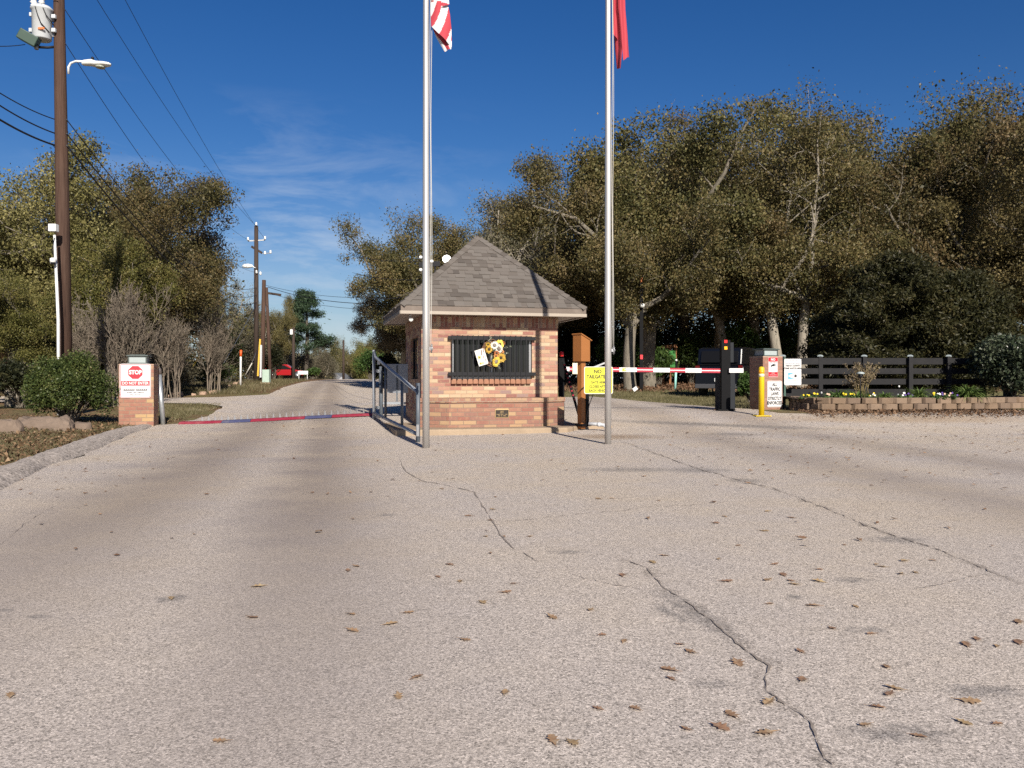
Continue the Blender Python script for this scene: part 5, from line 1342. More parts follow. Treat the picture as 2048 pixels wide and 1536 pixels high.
# rocks
ROCK = paint('sandstone', (.34, .23, .165), .95, var=.3, scale=3, bump=.9, dirt=(.26, .19, .14)); ROCKD = paint('mossy grey rock', (.17, .125, .095), .95, var=.45, scale=2.5, bump=1.0, dirt=(.13, .10, .08))
def rock(px, py, w_, h_, lab, mat=ROCK, d=None, dep=.7):
    g_ = gnd(px, py); bm = bmesh.new(); bmesh.ops.create_icosphere(bm, subdivisions=4 if w_ > 50 else 3, radius=1.0)
    s0 = R.uniform(0, 50)
    from mathutils import noise as mn
    W, D, H = mm(w_, g_.y)/2, mm(w_, g_.y)/2*dep, mm(h_, g_.y)
    for v in bm.verts:
        c = v.co.copy(); e = Vector((abs(c.x)**.8*(1 if c.x > 0 else -1), abs(c.y)**.75*(1 if c.y > 0 else -1), c.z))
        q = Vector((c.x*W*2, c.y*D*2, c.z*H*2)); n_ = mn.noise(q*1.1+Vector((s0, 0, 0)))*.45+mn.noise(q*4+Vector((s0, 5, 0)))*.14
        z = max(-.4, min(.72+.35*mn.noise(q*1.7+Vector((0, s0, 0)))+.12*c.x, e.z*1.15))
        v.co = Vector((e.x*W*(1+n_), e.y*D*(1+n_), z*H+mn.noise(q*7)*.035))
    me = bpy.data.meshes.new('rock'); bm.to_mesh(me); bm.free(); me.materials.append(mat)
    for p in me.polygons: p.use_smooth = w_ < 20
    o = bpy.data.objects.new('rock', me); COL.objects.link(o); o.location = g_+Vector((0, D*.8, 0)); o.rotation_euler = (0, 0, R.normal()*.15); tag(o, lab, 'rock', None)
rock(82, 856, 125, 26, 'broad flat tan rock at the foot of the round green bush', ROCKD, dep=.5); rock(2, 862, 66, 26, 'shaded grey rock at the left edge of the view', ROCKD, dep=.5); rock(158, 858, 50, 16, 'low tan rock right of the broad flat rock', ROCKD, dep=.5)
for px, py, w_, h_, lab in ((350, 791, 24, 9, 'largest pale sandstone at the verge behind the leaning post'), (332, 794, 14, 5, 'small orange stone left of the largest pale sandstone'), (312, 789, 14, 8, 'tan stone directly behind the leaning post'), (387, 790, 10, 4, 'flat pale stone right of the largest sandstone'), (404, 788, 16, 6, 'tan stone below the green ground cover'), (422, 786, 16, 6, 'brown stone below the green ground cover'), (434, 784, 9, 5, 'small pale stone below the ground cover right end'), (457, 774, 8, 5, 'pale stone near the right end of the ground cover'), (470, 769, 11, 6, 'bright stone at the tip of the ground cover'), (480, 766, 7, 6, 'small pink stone at the tip of the ground cover'), (228, 808, 14, 10, 'small pale stone beside the left pillar')): rock(px, py, w_, h_, lab)
# ================================================================ trees
def nrm(v): return v/(np.linalg.norm(v)+1e-9)
def rotabout(d, ang, az):
    u = nrm(np.cross(d, [0, 0, 1.0]) if abs(d[2]) < .95 else np.cross(d, [1.0, 0, 0])); v = np.cross(d, u)
    return nrm(d*math.cos(ang)+(u*math.cos(az)+v*math.sin(az))*math.sin(ang))
class Skel:
    def __init__(s): s.tubes = []; s.anch = []
def branch(rng, sk, p, d, L, r, lev, P):
    n = P['seg'][lev]; pts = [p]; rr = [r]; dirs = []
    for i in range(n):
        d = nrm(d+rng.normal(size=3)*P['wob'][lev]+np.array([0, 0, P['up'][lev]]))
        p = p+d*L/n; pts.append(p); rr.append(max(r*(1-(i+1)/n*P['tap'][lev]), .006)); dirs.append(d)
    sk.tubes.append((np.array(pts), rr, P['sides'][lev]))
    if lev >= P['leaflev']:
        for q in range(1, n+1): sk.anch.append(pts[q])
    if lev == P['max']: return
    for k in range(P['kids'][lev]):
        t = P['start'][lev]+(1-P['start'][lev])*(k+rng.uniform(.1, .9))/P['kids'][lev]
        i = min(int(t*n), n-1); f = t*n-i; q = pts[i]*(1-f)+pts[i+1]*f
        dd = rotabout(dirs[i], rng.uniform(*P['ang'][lev]), rng.uniform(0, 2*PI))
        branch(rng, sk, q, dd, L*P['ratio'][lev]*rng.uniform(.7, 1.2)*(1.1-.35*t), max(rr[i]*P['rr'][lev], .007), lev+1, P)
def tubes_mesh(name, tubes, mat, parent):
    mb = MB()
    for pts, rr, sides in tubes: mb.tube([Vector(q) for q in pts], list(rr), sides, caps=False)
    return mb.build(name, mat, parent, recalc=False)
def bark(name, c):
    t = NT(name); o = t.obj(); m = t.n('Mapping'); t.link(o, m.inputs[0]); m.inputs['Scale'].default_value = (9, 9, 1.8)
    f = t.noise(m.outputs[0], 1.6, 7.0, .7); g = t.noise(o, 1.3, 4.0)
    col = t.ramp(f, [(.3, sc(c, .35)), (.5, c), (.72, sc(c, 1.5))]); col = t.mix(t.math('MULTIPLY', g, .5), col, sc((.20, .20, .15), .9))
    t.base(col, .95, 0, .1); t.bump(f, 1.0, .04); return t.m
BARK = bark('oak bark', (.155, .128, .105)); BARKG = bark('pale grey bark', (.24, .205, .17)); BARKB = bark('crape bark', (.165, .125, .10)); BARKD = bark('dark bark', (.09, .07, .06))
LV = {
 'olive': leafmat('olive oak leaf', [(0, (0.0258, 0.0284, 0.0103)), (.22, (0.0645, 0.0635, 0.0206)), (.5, (0.1204, 0.1043, 0.0343)), (.72, (0.1591, 0.1235, 0.0428)), (.9, (0.1978, 0.1335, 0.0497)), (1, (0.2494, 0.1836, 0.0814))], .5),
 'brown': leafmat('brown oak leaf', [(0, (0.0418, 0.0398, 0.0150)), (.28, (0.1021, 0.0924, 0.0290)), (.55, (0.1682, 0.1438, 0.0450)), (.8, (0.2262, 0.1823, 0.0600)), (1, (0.3132, 0.2632, 0.1050))], .5),
 'mixed': leafmat('mixed oak leaf', [(0, (0.0292, 0.0317, 0.0111)), (.28, (0.0757, 0.0701, 0.0232)), (.5, (0.1247, 0.1019, 0.0325)), (.75, (0.1677, 0.1210, 0.0411)), (1, (0.2408, 0.1753, 0.0771))], .42),
 'gold': leafmat('yellow green leaf', [(0, (.045, .055, .012)), (.4, (.115, .118, .024)), (.7, (.185, .168, .038)), (1, (.27, .215, .065))], .5),
 'grey': leafmat('grey brown leaf', [(0, (.05, .048, .032)), (.4, (.108, .096, .058)), (.7, (.160, .135, .080)), (1, (.22, .18, .11))], .5),
 'green': leafmat('fresh green leaf', [(0, (.016, .033, .007)), (.4, (.045, .085, .015)), (.75, (.09, .145, .028)), (1, (.18, .21, .05))], .9, trans=.42),
 'dark': leafmat('dark evergreen leaf', [(0, (.010, .013, .006)), (.4, (.022, .027, .011)), (.75, (.042, .044, .016)), (1, (.075, .066, .025))], .8),
 'cedar': leafmat('cedar spray', [(0, (.012, .015, .006)), (.4, (.030, .033, .010)), (.75, (.058, .055, .015)), (1, (.10, .084, .026))], .6, trans=.2),
 'pine': leafmat('pine needle', [(0, (.018, .038, .018)), (.5, (.042, .075, .035)), (1, (.08, .11, .055))], .5),
 'bush': leafmat('clipped bush leaf', [(0, (.018, .032, .008)), (.35, (.045, .068, .014)), (.7, (.088, .108, .024)), (.92, (.14, .145, .042)), (1, (.28, .23, .10))], 2.2, trans=.3, gloss=.45),
 'gloss': leafmat('glossy grey green leaf', [(0, (.012, .020, .010)), (.4, (.032, .047, .024)), (.75, (.075, .095, .055)), (1, (.17, .185, .125))], 2.0, trans=.18, gloss=.3),
 'rust': leafmat('rusty dry leaf', [(0, (.035, .022, .011)), (.5, (.09, .05, .022)), (1, (.17, .10, .045))], 1.2),
}
OAK = dict(max=3, leaflev=2, seg=[6, 7, 5, 4], wob=[.10, .26, .30, .34], up=[.04, .035, .0, -.02], tap=[.35, .75, .75, .7], sides=[10, 7, 5, 3], kids=[0, 10, 6, 0], start=[.8, .22, .2, 0], ang=[(.5, .9), (.7, 1.35), (.5, 1.2), (0, 0)], ratio=[1, .40, .52, 1], rr=[.6, .5, .5, 1])
def oak(name, seed, leaf, nleaf, H=12.0, Rr=5.0, base=3.4, nlimb=8, trunk_r=.27, lsize=.088, sig=.30, bk=None, twin=False, fill=1.0):
    rng = np.random.default_rng(seed); sk = Skel(); tr = []
    roots = [(0, 0)] if not twin else [(-.35, 0), (.4, .15)]
    ctr = np.array([0, 0, base+(H-base)*.42]); rz_ = (H-base)*.56
    for (rx, ry) in roots:
        d0 = nrm(np.array([rng.normal()*.08+rx*.3, rng.normal()*.08, 1.0])); pts = [np.array([rx, ry, -.3])]; r0 = trunk_r*(1 if not twin else .8); rr = [r0*1.35]
        hb = base*rng.uniform(.9, 1.1)
        for i in range(7):
            d0 = nrm(d0+rng.normal(size=3)*.06+np.array([0, 0, .05])); pts.append(pts[-1]+d0*(hb+.3)/7); rr.append(r0*(1.08-.04*i) if i else r0*1.12)
        sk.tubes.append((np.array(pts), rr, 12)); top = pts[-1]
        nl = nlimb if not twin else nlimb//2+1
        for k in range(nl):
            az = 2*PI*(k+rng.uniform(-.3, .3))/nl; e = rng.uniform(.15, 1.35) if k else 1.45
            d = np.array([math.cos(az)*math.cos(e), math.sin(az)*math.cos(e), math.sin(e)])
            # distance from the fork to the crown's dome
            o = top-ctr; A = (d[0]**2+d[1]**2)/Rr**2+d[2]**2/rz_**2; B = 2*((o[0]*d[0]+o[1]*d[1])/Rr**2+o[2]*d[2]/rz_**2); C_ = (o[0]**2+o[1]**2)/Rr**2+o[2]**2/rz_**2-1
            disc = max(B*B-4*A*C_, .01); L = (-B+math.sqrt(disc))/(2*A)*rng.uniform(.66, .90)
            branch(rng, sk, top-np.array([0, 0, rng.uniform(0, hb*.22)]), d, max(L, 1.5), r0*rng.uniform(.42, .62), 1, OAK)
    A_ = np.array(sk.anch)
    q = np.sqrt(((A_[:, :2]/Rr)**2).sum(1)+((A_[:, 2]-ctr[2])/rz_)**2)
    A_ = A_[(A_[:, 2] > base*.85) & (q < 1.04)]; q = np.sqrt(((A_[:, :2]/Rr)**2).sum(1)+((A_[:, 2]-ctr[2])/rz_)**2)
    sk.tubes = [t_ for t_ in sk.tubes if t_[2] >= 7 or (((t_[0][-1][:2]/Rr)**2).sum()+((t_[0][-1][2]-ctr[2])/rz_)**2) < (1.08 if name == 'oak_tree' else 1.3)]
    # foliage puffs: most sit in the outer third of the crown, a few hang inside
    npf = int(nleaf/330); w_ = np.clip(q, .15, 1.0)**2.2; ci = rng.choice(len(A_), npf, p=w_/w_.sum(), replace=True); C_ = A_[ci]; pr = rng.uniform(.40, .95, npf)
    nleaf = int(nleaf*1.0*fill); i = rng.choice(npf, nleaf, p=(pr**1.6)/(pr**1.6).sum()); u = rng.normal(size=(nleaf, 3)); u /= np.linalg.norm(u, axis=1)[:, None]; rr_ = rng.uniform(0, 1, nleaf)**.55
    Pn = C_[i]+u*(rr_*pr[i])[:, None]*[1.15, 1.15, .72]+[0, 0, .12]
    n2 = int(nleaf*.50); A_ = A_[q < .93]; Pn = np.concatenate([Pn, A_[rng.integers(0, len(A_), n2)]+rng.normal(size=(n2, 3))*sig])
    root = thing(name, None, 'tree')
    tubes_mesh('trunk', sk.tubes, bk or BARK, root)
    if len(Pn): quads('crown', leaf_quads(rng, Pn, lsize, lsize*.62, up=.3), LV[leaf], root)
    rad_ = np.percentile(np.hypot(Pn[:, 0], Pn[:, 1]), 96); hh = np.percentile(Pn[:, 2], 99.85)
    root['h'] = float(hh); root['r'] = float(rad_)
    return root
PROT = {
 'A': oak('oak_tree', 3, 'olive', 95000, nlimb=9), 'B': oak('oak_tree', 8, 'brown', 88000, nlimb=8, H=11, Rr=5.2), 'C': oak('oak_tree', 15, 'mixed', 98000, nlimb=10, H=13, Rr=5.4),
 'D': oak('oak_tree', 21, 'mixed', 80000, nlimb=9, H=12.5, Rr=4.8, twin=True, bk=BARKG), 'E': oak('oak_tree', 33, 'grey', 70000, nlimb=8, H=11, Rr=5.0, bk=BARKG), 'Gd': oak('oak_tree', 40, 'gold', 80000, nlimb=8, H=9.5, Rr=4.2),
 'N': oak('bare_oak', 52, 'grey', 24000, nlimb=9, H=11.5, Rr=4.4, bk=BARKG, sig=.2),
}
USED = {}
def place(key, px, ptop, hw, d, label, group, rz=None, lo=.92, sink=0.0):
    src = PROT[key]; b = gp(px, d); b.z -= sink; Ht = CZ+(HY-ptop)/F*d-b.z; Wt = mm(hw, d)
    o = src if key not in USED else dup(src); USED[key] = 1
    o.location = b-Vector((0, 0, .05)); s_ = Ht/src['h'] ; r_ = Wt/src['r']
    r_ = max(lo*s_, min(1.8*s_, r_)); o.scale = (r_, r_, s_); o.rotation_euler = (0, 0, R.uniform(0, 6.28) if rz is None else rz)
    tag(o, label, 'tree', group)
    return o
GR = 'oak trees behind the board fence and barrier'; GL = 'trees along the left side of the road'; GC = 'trees behind the gatehouse'
for a in (('C', 1262, 276, 140, 38, 'brown olive oak directly right of the gatehouse roof, behind the right flagpole', GR), ('A', 1296, 246, 170, 42.5, 'oak with a pale trunk right beside the slim black light post', GR), ('D', 1437, 222, 170, 45, 'twin trunked oak behind the red and white barrier arm', GR),
          ('D', 1586, 190, 170, 41, 'twin trunked oak with open branching top behind the brick pillar signs', GR), ('A', 1735, 205, 175, 47, 'olive oak left of the tallest oak on the right', GR), ('C', 1868, 180, 185, 43, 'tallest broad oak on the right above the dark cedar', GR), ('B', 2045, 285, 130, 40, 'rust brown oak at the right edge of the view', GR),
          ('B', 1520, 262, 110, 52, 'brown oak deep in the row between the twin trunked oaks', GR), ('A', 1965, 205, 130, 51, 'olive oak deep in the row toward the right edge', GR), ('C', 1680, 240, 110, 55, 'mixed brown oak deep in the row right of the open topped oak', GR), ('B', 1385, 270, 100, 56, 'brown oak deep in the row behind the barrier arm', GR), ('A', 1270, 300, 120, 56, 'olive oak deep in the row behind the slim light post', GR), ('C', 2140, 290, 120, 44, 'oak cut off by the right edge of the view', GR),
          ('A', 858, 437, 112, 43, 'rounded olive oak behind the left flagpole and gatehouse roof', GC), ('E', 915, 425, 100, 50, 'grey brown oak behind the gatehouse roof peak', GC), ('N', 1022, 366, 88, 45, 'nearly bare oak with pale branches above the gatehouse roof', GC), ('E', 1125, 340, 100, 54, 'thin leaved grey oak right of the nearly bare oak', GC), ('A', 1080, 372, 80, 48, 'olive oak filling in between the nearly bare oak and the right oaks', GC), ('B', 985, 425, 90, 56, 'brown oak behind the gatehouse below the bare oak', GC), ('E', 806, 545, 70, 47, 'low grey oak at the right of the far road', GC),
          ('B', 40, 292, 165, 34, 'large thin topped brown oak at the left edge of the view', GL), ('A', 205, 318, 130, 42, 'olive oak behind the tall wooden pole', GL), ('C', 292, 362, 120, 37, 'dense dark oak at the right end of the left group', GL), ('Gd', 215, 470, 105, 31, 'yellow green leafed tree behind the bare crape myrtle', GL), ('E', 300, 352, 90, 47, 'grey brown oak between the olive oak and dense dark oak', GL), ('Gd', 20, 545, 75, 27, 'low yellow brown tree at the left edge behind the bushes', GL), ('C', -75, 330, 120, 36, 'oak mostly cut off by the left edge', GL),
          ('E', 455, 522, 52, 69, 'grey brown tree just left of the far dark pole', GL), ('B', 552, 590, 46, 84, 'brown tree right of the far poles', GL), ('E', 512, 620, 40, 72, 'small grey tree behind the far poles', GL)): place(*a, lo=.55 if a[4] > 58 else .9)
GF = 'distant trees beyond the road crest'
for px, pt, hw, d, k, lab in ((655, 690, 34, 120, 'E', 'distant grey tree right of the tall pine'), (690, 676, 30, 130, 'A', 'distant olive tree behind the distant dark pole'), (722, 684, 30, 125, 'B', 'distant brown tree left of the gatehouse railing'), (745, 678, 30, 118, 'Gd', 'distant yellow green tree touching the low grey oak'), (628, 680, 32, 112, 'E', 'distant bare looking grey tree below the tall pine'), (590, 665, 30, 100, 'N', 'distant leafless tree beside the white meter box'), (672, 700, 26, 140, 'Gd', 'distant low green tree above the grey roofed house')): place(k, px, pt, hw, d, lab, GF, lo=.6, sink=5.0)
# tall pine
rng = np.random.default_rng(5); t_ = thing('pine_tree', 'tall green pine standing alone beyond the red car', 'tree', gp(612, 92)); hp = CZ+(HY-583)/F*92-t_.location.z
mb = MB().tube([(0, 0, -.3), (.15, 0, hp*.5), (.0, 0, hp*.97)], [.28, .2, .04], 8); NP = []
for k in range(46):
    z = hp*(.34+.64*(k/46)**.85); a = rng.uniform(0, 6.28); L = 2.3*(1-((z/hp-.34)/.68)**1.7)*rng.uniform(.5, 1.15)+.35; e = Vector((math.cos(a)*L, math.sin(a)*L, rng.uniform(-.1, .5)))
    mb.tube([(0, 0, z), Vector((0, 0, z))+e], [.05, .02], 4)
    for q in range(3):
        c = np.array([0, 0, z])+np.array(e)*(.55+.25*q); NP.append(c+rng.normal(size=(150, 3))*[.32, .32, .22])
mb.build('trunk', BARKD, t_); quads('crown', leaf_quads(rng, np.concatenate(NP), .34, .06), LV['pine'], t_)
# cedar in front of the right oaks
def cedar(label, px, ptop, hw, d, seed):
    rng = np.random.default_rng(seed); b = gp(px, d); t_ = thing('cedar_tree', label, 'tree', b); H = CZ+(HY-ptop)/F*d-b.z; W = mm(hw, d); mb = MB().tube([(0, 0, -.2), (.1, 0, H*.5), (0, .05, H*.95)], [.2, .13, .03], 8); NP = []
    for k in range(210):
        z = H*(.05+.93*rng.random()**1.1); a = rng.uniform(0, 6.28); f = math.sin(PI*min(.98, (.25+.75*z/H)))**.7; L = W*f*rng.uniform(.45, 1.08); e = np.array([math.cos(a)*L, math.sin(a)*L, L*rng.uniform(-.05, .45)])
        mb.tube([(0, 0, z*.9), Vector((0, 0, z*.9))+Vector(e)], [.035, .008], 3, caps=False)
        for q in np.linspace(.35, 1, 6): NP.append(np.array([0, 0, z*.9])+e*q+rng.normal(size=(90, 3))*[.20, .20, .13])
    mb.build('trunk', BARKD, t_, recalc=False); P_ = np.concatenate(NP); P_ = P_[P_[:, 2] > .05]
    quads('crown', leaf_quads(rng, P_, .13, .04, up=.1), LV['cedar'], t_)
cedar('broad dark cedar tree behind the board fence', 1800, 485, 150, 30, 61); cedar('second dark cedar tree behind the fence at the right', 1925, 520, 110, 29, 62); cedar('low dark cedar between the brick pillar oak and broad cedar', 1690, 590, 80, 34, 63)
# shrubs
def shrub(name, label, px, pbase, w_, h_, leaf, n, lsize, seed, d=None, lumps=26, group=None, dep=1.0, shell=.55, low=.05, loc=None):
    rng = np.random.default_rng(seed); b = gnd(px, pbase) if d is None else gp(px, d); d = b.y
    if loc is not None: b = loc
    t_ = thing(name, label, 'shrub', b, 0, group); W, H = mm(w_, d)/2, mm(h_, d); LC = []; mb = MB()
    for k in range(lumps):
        u = rng.normal(size=3); u = nrm(u); u[2] = abs(u[2])*1.0-.25; r = rng.uniform(.45, .88); c = np.array([u[0]*W*r, u[1]*W*r*dep, H*.5+u[2]*H*.5*r]); c[2] = max(c[2], H*.12); LC.append(c)
        mb.tube([(rng.normal()*.06*W, rng.normal()*.06*W, 0), Vector(c*.6), Vector(c)], [.022, .014, .006], 4, caps=False)
    LC = np.array(LC); i = rng.integers(0, lumps, n); u = rng.normal(size=(n, 3)); u /= np.linalg.norm(u, axis=1)[:, None]; rr = rng.uniform(shell, 1.06, n)[:, None]*rng.uniform(.8, 1.15, lumps)[i][:, None]
    P_ = LC[i]+u*rr*np.array([W*.36, W*.36*dep, H*.27]); P_ = P_[P_[:, 2] > low]
    mb.build('stems', BARKD, t_, recalc=False); quads('foliage', leaf_quads(rng, P_, lsize, lsize*.6, up=.3), LV[leaf], t_)
    return t_
shrub('round_bush', 'rounded green bush left of the stop sign pillar', 140, 846, 152, 140, 'bush', 48000, .042, 71, lumps=46, shell=.72)
shrub('broad_bush', 'large glossy grey green bush at the right end of the board fence', 2035, 806, 165, 136, 'gloss', 26000, .085, 72, loc=Vector((at(2035, 0, 21.6).x, 21.9, .45)), d=21.6, lumps=34, shell=.45)
for k, (px, pb_, w_, h_, lf, n, lab) in enumerate(((40, 815, 170, 95, 'dark', 9000, 'dark green bush at the left edge behind the flat rock'), (20, 790, 150, 170, 'rust', 9000, 'rust brown shrub at the left edge behind the dark bush'), (85, 782, 80, 150, 'green', 7000, 'green leafy shrub behind the thin white pole'), (205, 795, 90, 110, 'gold', 6500, 'olive shrub between the round bush and stop sign pillar'), (345, 786, 120, 75, 'grey', 8000, 'dry olive shrub behind the leaning grey post'), (415, 775, 110, 55, 'bush', 8000, 'low green shrub beneath the pair of left trunks'), (60, 790, 120, 240, 'dark', 9000, 'tall dark shrub left of the thin white pole'), (150, 780, 120, 190, 'rust', 7000, 'dry reddish shrub behind the tall wooden pole'))):
    shrub('leafy_shrub', lab, px, pb_, w_, h_, lf, n, .08, 80+k, group='shrubs along the left verge')
for k, (px, d, w_, h_, lf, n, lab) in enumerate(((1235, 45, 110, 105, 'green', 9000, 'bright green shrub behind the right flagpole'), (1318, 44.5, 80, 75, 'green', 6500, 'low green shrub between the light post oak and playset'), (1382, 46, 80, 110, 'green', 7500, 'tall bright green shrub right of the playset'), (1180, 50, 90, 120, 'dark', 6500, 'dark shrub behind the orange kiosk'), (1470, 45, 120, 130, 'green', 8500, 'green shrub behind the black barrier post'), (1640, 48, 110, 90, 'gold', 6500, 'olive shrub behind the left end of the fence'), (1275, 54, 120, 120, 'green', 7000, 'green shrub deep behind the light post'), (1420, 56, 130, 130, 'gold', 7000, 'olive shrub deep behind the barrier arm'), (1560, 54, 130, 120, 'green', 7000, 'green shrub deep behind the right brick pillar'), (1500, 26.5, 50, 62, 'green', 4500, 'small green shrub between the barrier cabinet and brick pillar'), (1130, 52, 100, 140, 'dark', 6500, 'dark shrub behind the gate post by the gatehouse'))):
    shrub('understory_shrub', lab, px, 0, w_, h_, lf, n, .13 if d > 30 else .07, 100+k, d=d, group='undergrowth shrubs behind the barrier')
for k, (px, d, w_, h_, lf, n, lab) in enumerate(((742, 62, 60, 60, 'green', 5000, 'green bush at the right of the far road end'), (770, 48, 70, 70, 'dark', 5000, 'dark bush behind the sign frame'), (625, 80, 34, 24, 'green', 2500, 'low green bush beside the small white board sign'), (548, 62, 46, 70, 'dark', 3500, 'dark bush behind the pale green cabinet'), (500, 60, 70, 90, 'grey', 4500, 'dry bush behind the orange tipped marker'), (455, 52, 70, 110, 'dark', 4500, 'dark bush right of the pair of left trunks'))):
    shrub('roadside_bush', lab, px, 0, w_, h_, lf, n, .13, 130+k, d=d, group='bushes along the far road')
# leafless crape myrtles: many upright stems fanning into fine twigs
def crape(seed, label, px, ptop, hw, d, nst=16):
    rng = np.random.default_rng(seed); b = gp(px, d); t_ = thing('bare_crape_myrtle', label, 'tree', b, 0, 'leafless crape myrtles on the left'); sk = Skel(); H = CZ+(HY-ptop)/F*d-b.z; W = mm(hw, d)
    P = dict(max=4, leaflev=9, seg=[6, 5, 4, 3, 3], wob=[.06, .10, .14, .16, .18], up=[.10, .10, .08, .05, .03], tap=[.6, .6, .6, .6, .6], sides=[6, 5, 4, 3, 3], kids=[5, 5, 4, 3, 0], start=[.25, .2, .15, .15, 0], ang=[(.15, .45), (.2, .5), (.25, .6), (.3, .7), (0, 0)], ratio=[.62, .62, .6, .6, 1], rr=[.62, .62, .62, .7, 1])
    for k in range(nst):
        az = rng.uniform(0, 6.28); e = rng.uniform(.05, 1.0); d0 = nrm(np.array([math.cos(az)*e*W/H*.95, math.sin(az)*e*W/H*.95, 1.0]))
        branch(rng, sk, np.array([rng.normal()*.18, rng.normal()*.18, -.1]), d0, H*rng.uniform(.45, .6), rng.uniform(.022, .042), 0, P)
    tubes_mesh('stems', sk.tubes, BARKB, t_)
crape(201, 'largest bare crape myrtle behind the stop sign pillar', 245, 545, 100, 27); crape(202, 'narrow bare crape myrtle right of the pair of left trunks', 428, 600, 46, 38, 10); crape(203, 'bare crape myrtle between the stop pillar and left trunks', 345, 590, 60, 33, 11); crape(204, 'bare crape myrtle just right of the tall wooden pole', 165, 575, 55, 29, 9)
# trees deep behind, one mass
def wood_mass(name, pts, n, leaf, seed, size):
    rng = np.random.default_rng(seed); Q = []
    for px, d, top, wpx in pts:
        b = gp(px, d); W = mm(wpx, d); Hh = CZ+(HY-top)/F*d-b.z; m = int(n*wpx/100)
        c = rng.normal(size=(40, 3))*[W*.45, 1.6, 0]+[b.x, d, 0]; c[:, 2] = b.z+Hh*rng.random(40)**1.3*.92; i = rng.integers(0, 40, m)
        Q.append(c[i]+rng.normal(size=(m, 3))*[.9, .9, .75])
    P_ = np.concatenate(Q); o = quads(name, leaf_quads(rng, P_, size, size*.65), LV[leaf]); tag(o, 'dense dark woodland mass deep behind the trees', 'woods', None, 'stuff'); return o
o = wood_mass('woods', [(px, 66, 500, 110) for px in range(1100, 2300, 70)], 9500, 'mixed', 301, .21); o['label'] = 'dark woodland behind the right oaks'
o = wood_mass('woods', [(px, 62, 520, 110) for px in range(-200, 370, 60)]+[(px, 100, 665, 50) for px in range(440, 590, 40)], 9500, 'mixed', 302, .21); o['label'] = 'dark woodland behind the left oaks'
o = wood_mass('woods', [(px, 170, 705, 40) for px in range(560, 860, 22)], 12000, 'grey', 303, .4); o['label'] = 'far woodland beyond the road crest'

# ================================================================ fallen leaves and ground cover
DRY = leafmat('fallen oak leaf', [(0, (.11, .055, .026)), (.35, (.21, .115, .055)), (.7, (.30, .175, .088)), (1, (.36, .26, .16))], 3.0, trans=.1, gloss=.7)
def oakleaf_mesh(seed):
    rng = np.random.default_rng(seed); out = []
    tips = [(0, .5), (.17, .36), (.12, .24), (.30, .14), (.13, .02), (.27, -.12), (.09, -.22), (.05, -.40), (.012, -.44), (.01, -.62)]
    R_ = [(x*rng.uniform(.8, 1.2), y+rng.normal()*.012) for x, y in tips]; L_ = [(-x*rng.uniform(.8, 1.2), y+rng.normal()*.012) for x, y in tips[1:]]
    vs = []; fs = []; k1, k2, k3 = rng.uniform(.0, .5), rng.uniform(-.2, .3), rng.normal()*.3
    def up(x, y): return k1*x*x*1.5+k2*y*y*.6+k3*x*y+.03
    sp_ = [(0, y) for _, y in R_]
    for (x, y) in R_: vs.append((x, y, up(x, y)))
    for (x, y) in [(0, .5)]+L_: vs.append((x, y, up(x, y)))
    for (x, y) in sp_: vs.append((0, y, up(0, y)-.015))
    n = len(R_)
    for i in range(n-1): fs += [(2*n+i, i, i+1, 2*n+i+1), (n+i, 2*n+i, 2*n+i+1, n+i+1)]
    me = bpy.data.meshes.new('fallen_leaf'); me.from_pydata(vs, [], fs); me.materials.append(DRY); return me
LDK = leafmat('old brown leaf', [(0, (.065, .034, .017)), (.4, (.14, .078, .038)), (.8, (.22, .13, .066)), (1, (.30, .21, .125))], 3.0, trans=.1, gloss=.8)
OLM = [oakleaf_mesh(k) for k in range(7)]
near = z5((740, 395), (945, 428), (1105, 455), (1290, 487), (475, 560), (525, 533), (990, 570), (1180, 592), (1450, 580), (1545, 555), (1425, 570), (1030, 615), (965, 635), (1080, 655), (1180, 642), (1065, 640), (970, 738), (1155, 745), (1335, 748), (215, 762), (50, 793), (350, 617), (1235, 840), (1405, 865), (260, 870), (355, 897), (595, 910), (640, 942), (835, 987), (1105, 940), (550, 1018), (555, 1055), (1465, 1003), (1480, 1118), (1505, 1097), (1422, 1175), (1110, 1060), (970, 1153), (245, 1182), (405, 1182), (815, 1210), (622, 1270), (760, 1260), (958, 1285), (55, 1318), (135, 1325), (1600, 1298), (1380, 1250), (1790, 1240), (1935, 1248), (1810, 1150), (1805, 912), (1935, 918), (2025, 902), (2025, 815), (1530, 610), (965, 345), (1065, 372), (780, 367), (500, 300), (305, 290), (250, 292), (440, 197), (330, 155), (1850, 888), (1660, 553), (1590, 605), (840, 490), (755, 547), (785, 642))+z6((980, 595), (955, 712), (1335, 762), (650, 640), (1580, 940), (1510, 1012), (1915, 1000), (1830, 655), (1760, 797), (1480, 738), (1330, 700), (1660, 558), (1350, 518), (1320, 535), (40, 1010), (320, 158), (220, 135), (215, 228), (410, 118), (840, 1183), (1545, 695), (1745, 575), (1915, 617), (1950, 585), (1705, 512), (1780, 327), (1870, 302), (1880, 255), (1840, 405), (2010, 405))
for i, (px, py) in enumerate(near):
    p = gnd(px, py); o = bpy.data.objects.new('fallen_leaf', OLM[i % 7]); COL.objects.link(o)
    s_ = R.uniform(.045, .085); o.scale = (s_, s_, s_); o.location = p+Vector((0, 0, .004)); o.rotation_euler = (R.normal()*.05, R.normal()*.05, R.uniform(0, 6.28)); tag(o, 'single dry brown oak leaf lying on the near pavement', 'leaf', 'fallen oak leaves on the near pavement')
